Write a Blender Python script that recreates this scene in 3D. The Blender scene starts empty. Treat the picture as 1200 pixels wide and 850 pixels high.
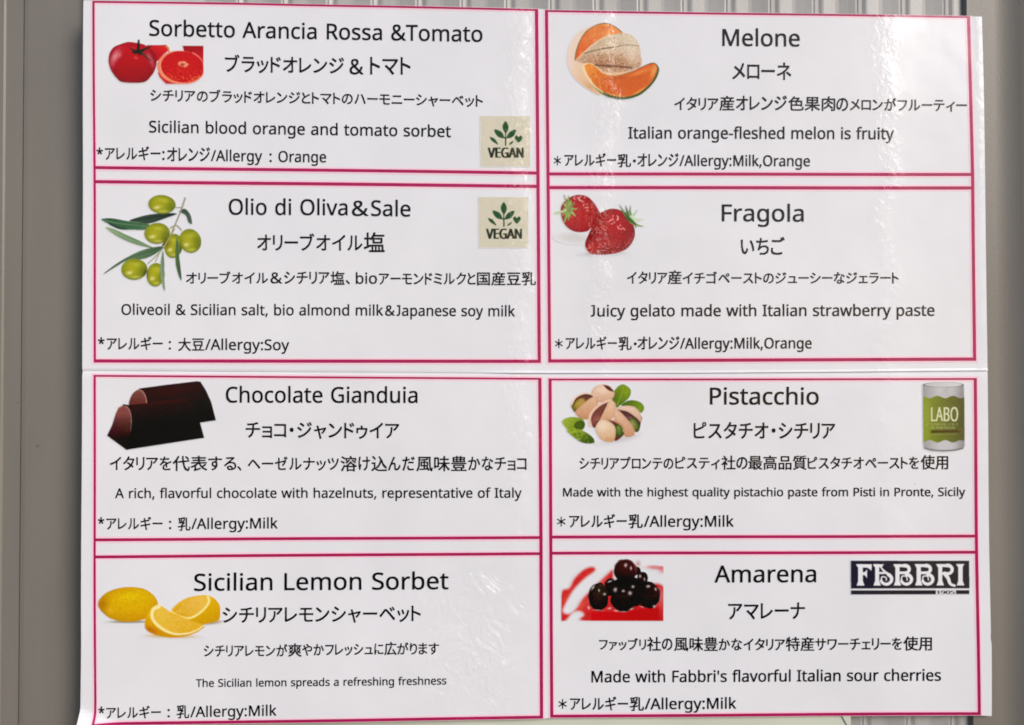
import bpy, math
import numpy as np
from mathutils import Vector

scene = bpy.context.scene
R = math.radians

# ------------------------------------------------------------------ camera
DIST = 0.60                      # metres from the lens to the menu sheets
FOCAL = 933.0                    # focal length in photo pixels (photo 1200 x 850)
YAW, PITCH, ROLL = -0.02209, 0.01478, 0.00099
cam_data = bpy.data.cameras.new("camera")
cam_data.sensor_width = 36.0
cam_data.lens = FOCAL / 1200.0 * 36.0
cam_data.clip_start = 0.02
cam_data.clip_end = 200.0
cam = bpy.data.objects.new("camera", cam_data)
scene.collection.objects.link(cam)
scene.camera = cam


def rot_m(yaw, pitch, roll):
    cy, sy, cp, sp, cr, sr = (math.cos(yaw), math.sin(yaw), math.cos(pitch), math.sin(pitch), math.cos(roll), math.sin(roll))
    rz = np.array([[cy, -sy, 0], [sy, cy, 0], [0, 0, 1]])
    rx = np.array([[1, 0, 0], [0, cp, -sp], [0, sp, cp]])
    ry = np.array([[cr, 0, sr], [0, 1, 0], [-sr, 0, cr]])
    return rz @ rx @ ry


ROT = rot_m(YAW, PITCH, ROLL)
c_right, c_fwd, c_up = ROT @ np.array([1, 0, 0]), ROT @ np.array([0, 1, 0]), ROT @ np.array([0, 0, 1])
from mathutils import Matrix
mw = Matrix.Identity(4)
for i in range(3):
    mw[i][0], mw[i][1], mw[i][2] = c_right[i], c_up[i], -c_fwd[i]
mw[0][3], mw[1][3], mw[2][3] = 0.0, -DIST, 0.0
cam.matrix_world = mw

# ------------------------------------------------------------------ daylight
SUN_DIR = Vector((0.66, -0.68, 0.50)).normalized()      # towards the light: upper right, in front
SUN_EL = math.asin(SUN_DIR.z)
SUN_AZ = math.atan2(SUN_DIR.x, SUN_DIR.y)
world = bpy.data.worlds.new("World")
scene.world = world
world.use_nodes = True
wn = world.node_tree.nodes
sky = wn.new("ShaderNodeTexSky")
sky.sky_type = 'NISHITA'
sky.sun_disc = False
sky.sun_elevation = SUN_EL
sky.sun_rotation = SUN_AZ
sky.dust_density = 2.0
sky.ozone_density = 1.0
world.node_tree.links.new(sky.outputs[0], wn["Background"].inputs[0])
wn["Background"].inputs[1].default_value = 0.10
sun_data = bpy.data.lights.new("sun", 'SUN')
sun_data.energy = 1.4
sun_data.angle = R(24)
sun_data.color = (1.0, 0.96, 0.93)
sun = bpy.data.objects.new("sun", sun_data)
sun.rotation_euler = SUN_DIR.to_track_quat('Z', 'Y').to_euler()
sun.location = (1, -1, 1)
scene.collection.objects.link(sun)

vs = scene.view_settings
vs.view_transform = 'Standard'
vs.look = 'None'
vs.exposure = 0.53
vs.gamma = 1.0
scene.cycles.filter_width = 1.8
scene.cycles.max_bounces = 6

# ------------------------------------------------------------------ the photo's plane
LIFT = 0.04592


def ray(px, py):
    px = np.asarray(px, float); py = np.asarray(py, float)
    v = np.stack([(px - 600.0) / FOCAL, np.ones_like(px), -(py - 425.0) / FOCAL], -1)
    d = v @ ROT.T
    return d[..., 0] / d[..., 1], d[..., 2] / d[..., 1]


def wall(px, py, y=0.0):
    """Point of the upright plane Y = y that lies at a photo position."""
    a, b = ray(px, py)
    return a * (DIST + y), b * (DIST + y)


def lift(x):
    dips = 0.0008 * np.tanh((x - 0.0318) / 0.022) + 0.0008 * np.tanh((x - 0.316) / 0.024)   # two soft upright bends, shaped to lighten bands of the sheet
    return np.where(x < 0, -LIFT / DIST * x * x, 0.0) + dips


def on_sheet(px, py):
    a, b = ray(px, py)
    y = np.zeros_like(a)
    for _ in range(12):
        y = lift(a * (DIST + y))
    return a * (DIST + y), y, b * (DIST + y)


_fa, _fb = wall(np.array([92.0, 166.0]), np.array([822.5, 853.0]))
_fd = np.array([_fa[1] - _fa[0], _fb[1] - _fb[0]]); _fd /= np.linalg.norm(_fd)
_fn = np.array([_fd[1], -_fd[0]])
if _fn[1] > 0:
    _fn = -_fn


def fold(x, z):
    """How far the loose bottom left corner of the lower sheet stands forward."""
    d = (x - _fa[0]) * _fn[0] + (z - _fb[0]) * _fn[1]
    r = 0.0026
    q = np.where(d > r, d, np.where(d < -r, 0.0, (d + r) ** 2 / (4 * r)))
    return 0.58 * q


def wave(x, z):
    return 0.00028 * np.sin(x * 23 + 1.3 * np.sin(z * 17)) + 0.00022 * np.sin(z * 31 + x * 12 + 0.7)


def place(px, py, up=0.0):
    """Points on the face of the menu sheets, `up` metres proud of the paper."""
    x, y, z = on_sheet(px, py)
    y = y + wave(x, z) - fold(x, z) - up
    return np.stack([x, y, z], -1)


# ------------------------------------------------------------------ materials
def lin(c):
    c = np.asarray(c, float) / 255.0
    return np.where(c <= 0.04045, c / 12.92, ((c + 0.055) / 1.055) ** 2.4)


PAPER = np.array([0.752, 0.768, 0.832])
PAPER_SEEN = lin((219, 215, 221))


def ink(c):
    """Printed colour seen in the photo -> reflectance of the print."""
    return np.clip(lin(c) / PAPER_SEEN * PAPER - 0.007, 0.0015, 0.9)


def nd(nt, kind, **kw):
    n = nt.nodes.new(kind)
    for k, v in kw.items():
        setattr(n, k, v)
    return n


def laminate_group():
    g = bpy.data.node_groups.new("laminate_surface", 'ShaderNodeTree')
    g.interface.new_socket("Normal", in_out='OUTPUT', socket_type='NodeSocketVector')
    g.interface.new_socket("Film", in_out='OUTPUT', socket_type='NodeSocketVector')
    out = nd(g, 'NodeGroupOutput')
    L = g.links.new
    geo = nd(g, 'ShaderNodeNewGeometry')
    sep = nd(g, 'ShaderNodeSeparateXYZ'); L(geo.outputs['Position'], sep.inputs[0])

    def M(op, a, b=None, c=None):
        n = nd(g, 'ShaderNodeMath', operation=op)
        for i, v in enumerate((a, b, c)):
            if v is None:
                continue
            if isinstance(v, (int, float)):
                n.inputs[i].default_value = v
            else:
                L(v, n.inputs[i])
        return n.outputs[0]

    X, Z = sep.outputs[0], sep.outputs[2]

    def bell(v, c, s):
        q = M('DIVIDE', M('SUBTRACT', v, c), s)
        return M('EXPONENT', M('MULTIPLY', M('MULTIPLY', q, q), -1.0))

    def step(v, c, s):
        return M('MULTIPLY_ADD', M('TANH', M('DIVIDE', M('SUBTRACT', v, c), s)), 0.5, 0.5)

    def noise(sx, sz, scale, detail=2.0, rough=0.5, dist=0.0):
        mp = nd(g, 'ShaderNodeMapping'); mp.inputs['Scale'].default_value = (sx, 1.0, sz)
        L(geo.outputs['Position'], mp.inputs['Vector'])
        n = nd(g, 'ShaderNodeTexNoise')
        n.inputs['Scale'].default_value = scale
        n.inputs['Detail'].default_value = detail
        n.inputs['Roughness'].default_value = rough
        n.inputs['Distortion'].default_value = dist
        L(mp.outputs[0], n.inputs['Vector'])
        return n.outputs['Fac']

    def at(px, py=425):
        a, b = wall(px, py); return float(a), float(b)

    slant = M('MULTIPLY_ADD', M('SUBTRACT', noise(0.3, 1.0, 22.0, 1.0), 0.5), 0.035, X)   # bands wander a little
    bands = M('MULTIPLY', M('MULTIPLY', bell(slant, at(604)[0], 0.009), step(Z, at(0, 640)[1], 0.03)), 3.4)
    bands = M('MAXIMUM', bands, M('MULTIPLY', M('MULTIPLY', bell(slant, at(702)[0], 0.009), step(Z, at(0, 430)[1], 0.03)), 2.6))
    bands = M('MAXIMUM', bands, M('MULTIPLY', bell(slant, at(1040)[0], 0.009), 0.85))
    bands = M('MAXIMUM', bands, M('MULTIPLY', bell(X, at(1153)[0], 0.0035), 0.8))
    bx, bz = at(555, 755)
    blot = M('MULTIPLY', bell(X, bx, 0.038), bell(Z, bz, 0.055))
    fine = noise(1.0, 0.75, 190.0, 3.0, 0.55, 0.8)
    rag = noise(1.0, 0.8, 60.0, 3.0, 0.5, 1.2)
    crease = M('MULTIPLY', M('ABSOLUTE', M('SUBTRACT', rag, 0.5)), 2.0)
    h = M('MULTIPLY', noise(1, 1, 26.0, 2.0), 0.00045)
    bub = M('MULTIPLY', M('MULTIPLY', fine, bands), 0.0014)            # bubbles and creases in the film
    bub = M('ADD', bub, M('MULTIPLY', M('MULTIPLY', crease, blot), 0.0080))
    h = M('ADD', h, M('MULTIPLY', bub, 0.028))
    h = M('ADD', h, M('MULTIPLY', noise(1, 1, 330.0, 2.0), 0.000012))
    bump = nd(g, 'ShaderNodeBump'); bump.inputs['Strength'].default_value = 1.0
    bump.inputs['Distance'].default_value = 1.0
    L(h, bump.inputs['Height'])
    L(bump.outputs[0], out.inputs['Normal'])
    h2 = M('ADD', h, bub)
    bump2 = nd(g, 'ShaderNodeBump'); bump2.inputs['Strength'].default_value = 1.0
    bump2.inputs['Distance'].default_value = 1.0
    L(h2, bump2.inputs['Height'])
    L(bump2.outputs[0], out.inputs['Film'])
    return g


LAM = laminate_group()


def print_material(name, colour=None, attr=None, mottle=0.0):
    m = bpy.data.materials.new(name); m.use_nodes = True
    nt = m.node_tree; b = nt.nodes['Principled BSDF']
    b.inputs['Roughness'].default_value = 0.62
    b.inputs['Specular IOR Level'].default_value = 0.05
    b.inputs['Coat Weight'].default_value = 0.58
    b.inputs['Coat Roughness'].default_value = 0.18
    b.inputs['Coat IOR'].default_value = 1.45
    g = nd(nt, 'ShaderNodeGroup'); g.node_tree = LAM
    nt.links.new(g.outputs['Normal'], b.inputs['Normal'])
    nt.links.new(g.outputs['Film'], b.inputs['Coat Normal'])
    if attr:
        a = nd(nt, 'ShaderNodeAttribute'); a.attribute_name = attr
        nt.links.new(a.outputs['Color'], b.inputs['Base Color'])
    elif mottle:
        geo = nd(nt, 'ShaderNodeNewGeometry')
        n = nd(nt, 'ShaderNodeTexNoise'); n.inputs['Scale'].default_value = 16.0; n.inputs['Detail'].default_value = 6.0
        nt.links.new(geo.outputs['Position'], n.inputs['Vector'])
        r = nd(nt, 'ShaderNodeValToRGB')
        c = np.asarray(colour)
        r.color_ramp.elements[0].position = 0.3; r.color_ramp.elements[1].position = 0.7
        r.color_ramp.elements[0].color = (*(c * (1 - mottle)), 1); r.color_ramp.elements[1].color = (*np.clip(c * (1 + mottle), 0, 0.9), 1)
        nt.links.new(n.outputs['Fac'], r.inputs[0])
        v = nd(nt, 'ShaderNodeTexVoronoi'); v.inputs['Scale'].default_value = 24.0
        nt.links.new(geo.outputs['Position'], v.inputs['Vector'])
        w = nd(nt, 'ShaderNodeTexWhiteNoise'); nt.links.new(v.outputs['Position'], w.inputs[0])
        near = nd(nt, 'ShaderNodeMath', operation='LESS_THAN'); near.inputs[1].default_value = 0.016
        nt.links.new(v.outputs['Distance'], near.inputs[0])
        few = nd(nt, 'ShaderNodeMath', operation='MULTIPLY_ADD', use_clamp=True); few.inputs[1].default_value = 2.0; few.inputs[2].default_value = -1.4
        nt.links.new(w.outputs['Value'], few.inputs[0])
        mu = nd(nt, 'ShaderNodeMath', operation='MULTIPLY'); nt.links.new(near.outputs[0], mu.inputs[0]); nt.links.new(few.outputs[0], mu.inputs[1])
        mx = nd(nt, 'ShaderNodeMix', data_type='RGBA'); nt.links.new(mu.outputs[0], mx.inputs[0]); nt.links.new(r.outputs[0], mx.inputs[6])
        mx.inputs[7].default_value = (*(c * 0.45), 1)
        nt.links.new(mx.outputs[2], b.inputs['Base Color'])
    else:
        b.inputs['Base Color'].default_value = (*colour, 1)
    return m


M_PAPER = print_material("laminated_paper", PAPER, mottle=0.028)
M_BLACK = print_material("black_print", ink((16, 14, 18)))
M_LINE = print_material("crimson_print", ink((164, 32, 84)), mottle=0.10)
M_FRINGE = print_material("pink_fringe_print", ink((240, 196, 212)))  # blurred-colour fringe of the crimson lines, added as a pale tone
M_PICT = print_material("picture_print", attr="print_colour")


def painted_metal(name, c, mott=0.05, rough=0.42, grain=0.00002, stretch=0.15, dirt=0.0):
    m = bpy.data.materials.new(name); m.use_nodes = True
    nt = m.node_tree; b = nt.nodes['Principled BSDF']; L = nt.links.new
    c = np.asarray(c)
    b.inputs['Roughness'].default_value = rough
    b.inputs['Specular IOR Level'].default_value = 0.4
    geo = nd(nt, 'ShaderNodeNewGeometry')
    mp = nd(nt, 'ShaderNodeMapping'); mp.inputs['Scale'].default_value = (1, 1, stretch); L(geo.outputs['Position'], mp.inputs[0])
    n = nd(nt, 'ShaderNodeTexNoise'); n.inputs['Scale'].default_value = 28.0; n.inputs['Detail'].default_value = 6.0
    L(mp.outputs[0], n.inputs['Vector'])
    r = nd(nt, 'ShaderNodeValToRGB')
    r.color_ramp.elements[0].position = 0.3; r.color_ramp.elements[1].position = 0.7
    r.color_ramp.elements[0].color = (*(c * (1 - mott)), 1); r.color_ramp.elements[1].color = (*(c * (1 + mott)), 1)
    L(n.outputs['Fac'], r.inputs[0])
    # specks of dirt and small chips
    v = nd(nt, 'ShaderNodeTexVoronoi'); v.inputs['Scale'].default_value = 38.0; L(geo.outputs['Position'], v.inputs['Vector'])
    cmp_ = nd(nt, 'ShaderNodeMath', operation='LESS_THAN'); cmp_.inputs[1].default_value = 0.045; L(v.outputs['Distance'], cmp_.inputs[0])
    w = nd(nt, 'ShaderNodeTexWhiteNoise'); L(v.outputs['Position'], w.inputs[0])
    g2 = nd(nt, 'ShaderNodeMath', operation='GREATER_THAN'); g2.inputs[1].default_value = 0.72; L(w.outputs['Value'], g2.inputs[0])
    mu = nd(nt, 'ShaderNodeMath', operation='MULTIPLY'); L(cmp_.outputs[0], mu.inputs[0]); L(g2.outputs[0], mu.inputs[1])
    mu2 = nd(nt, 'ShaderNodeMath', operation='MULTIPLY'); mu2.inputs[1].default_value = 0.55; L(mu.outputs[0], mu2.inputs[0])
    mix = nd(nt, 'ShaderNodeMix', data_type='RGBA'); L(mu2.outputs[0], mix.inputs[0]); L(r.outputs[0], mix.inputs[6])
    mix.inputs[7].default_value = (*(c * 0.4), 1)
    L(mix.outputs[2], b.inputs['Base Color'])
    n2 = nd(nt, 'ShaderNodeTexNoise'); n2.inputs['Scale'].default_value = 420.0; n2.inputs['Detail'].default_value = 2.0
    L(geo.outputs['Position'], n2.inputs['Vector'])
    bp = nd(nt, 'ShaderNodeBump'); bp.inputs['Distance'].default_value = grain * 10; bp.inputs['Strength'].default_value = 0.5
    L(n2.outputs['Fac'], bp.inputs['Height']); L(bp.outputs[0], b.inputs['Normal'])
    return m


M_POST = painted_metal("taupe_painted_metal", (0.20, 0.186, 0.168), mott=0.08)
M_SHUT = painted_metal("grey_painted_steel", (0.37, 0.365, 0.365), mott=0.10)


# ------------------------------------------------------------------ mesh helpers
def link(name, me, mats, parent=None):
    o = bpy.data.objects.new(name, me)
    scene.collection.objects.link(o)
    for m in (mats if isinstance(mats, (list, tuple)) else [mats]):
        me.materials.append(m)
    if parent:
        o.parent = parent
    return o


def tag(o, label, cat, group=None, kind=None):
    o['label'] = label; o['category'] = cat
    if group: o['group'] = group
    if kind: o['kind'] = kind
    return o


def mesh_of(name, verts, faces, mat_idx=None, smooth=False):
    me = bpy.data.meshes.new(name)
    me.from_pydata([tuple(v) for v in verts], [], faces)
    if mat_idx is not None:
        me.polygons.foreach_set('material_index', mat_idx)
    if smooth:
        me.polygons.foreach_set('use_smooth', [True] * len(me.polygons))
    me.update()
    return me


def grid_solid(P, thick):
    """Solid sheet: front grid P[row, col, 3], its back `thick` metres behind."""
    nr, nc = P.shape[:2]
    front = P.reshape(-1, 3)
    back = front + np.array([0, thick, 0])
    idx = np.arange(nr * nc).reshape(nr, nc)
    n = nr * nc
    F = []
    for r in range(nr - 1):
        for c in range(nc - 1):
            a, b, d, e = idx[r, c], idx[r, c + 1], idx[r + 1, c + 1], idx[r + 1, c]
            F.append((int(e), int(d), int(b), int(a)))
            F.append((int(a + n), int(b + n), int(d + n), int(e + n)))
    ring = list(idx[0, :]) + list(idx[1:, -1]) + list(idx[-1, -2::-1]) + list(idx[-2:0:-1, 0])
    for i in range(len(ring)):
        a, b = int(ring[i]), int(ring[(i + 1) % len(ring)])
        F.append((a, b, b + n, a + n))
    return np.concatenate([front, back]), F


def extrude_profile(name, prof, z0, z1, mat, back=0.0, nz=1):
    """Vertical strip with plan outline prof [(x, y)...] (open) and height z0..z1, closed by a back at y = back."""
    pts = list(prof) + [(prof[-1][0], back), (prof[0][0], back)]
    n = len(pts)
    V = [(x, y, z0) for x, y in pts] + [(x, y, z1) for x, y in pts]
    F = [(i, (i + 1) % n, (i + 1) % n + n, i + n) for i in range(n)]
    F += [tuple(range(n - 1, -1, -1)), tuple(range(n, 2 * n))]
    return mesh_of(name, V, F)
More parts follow.
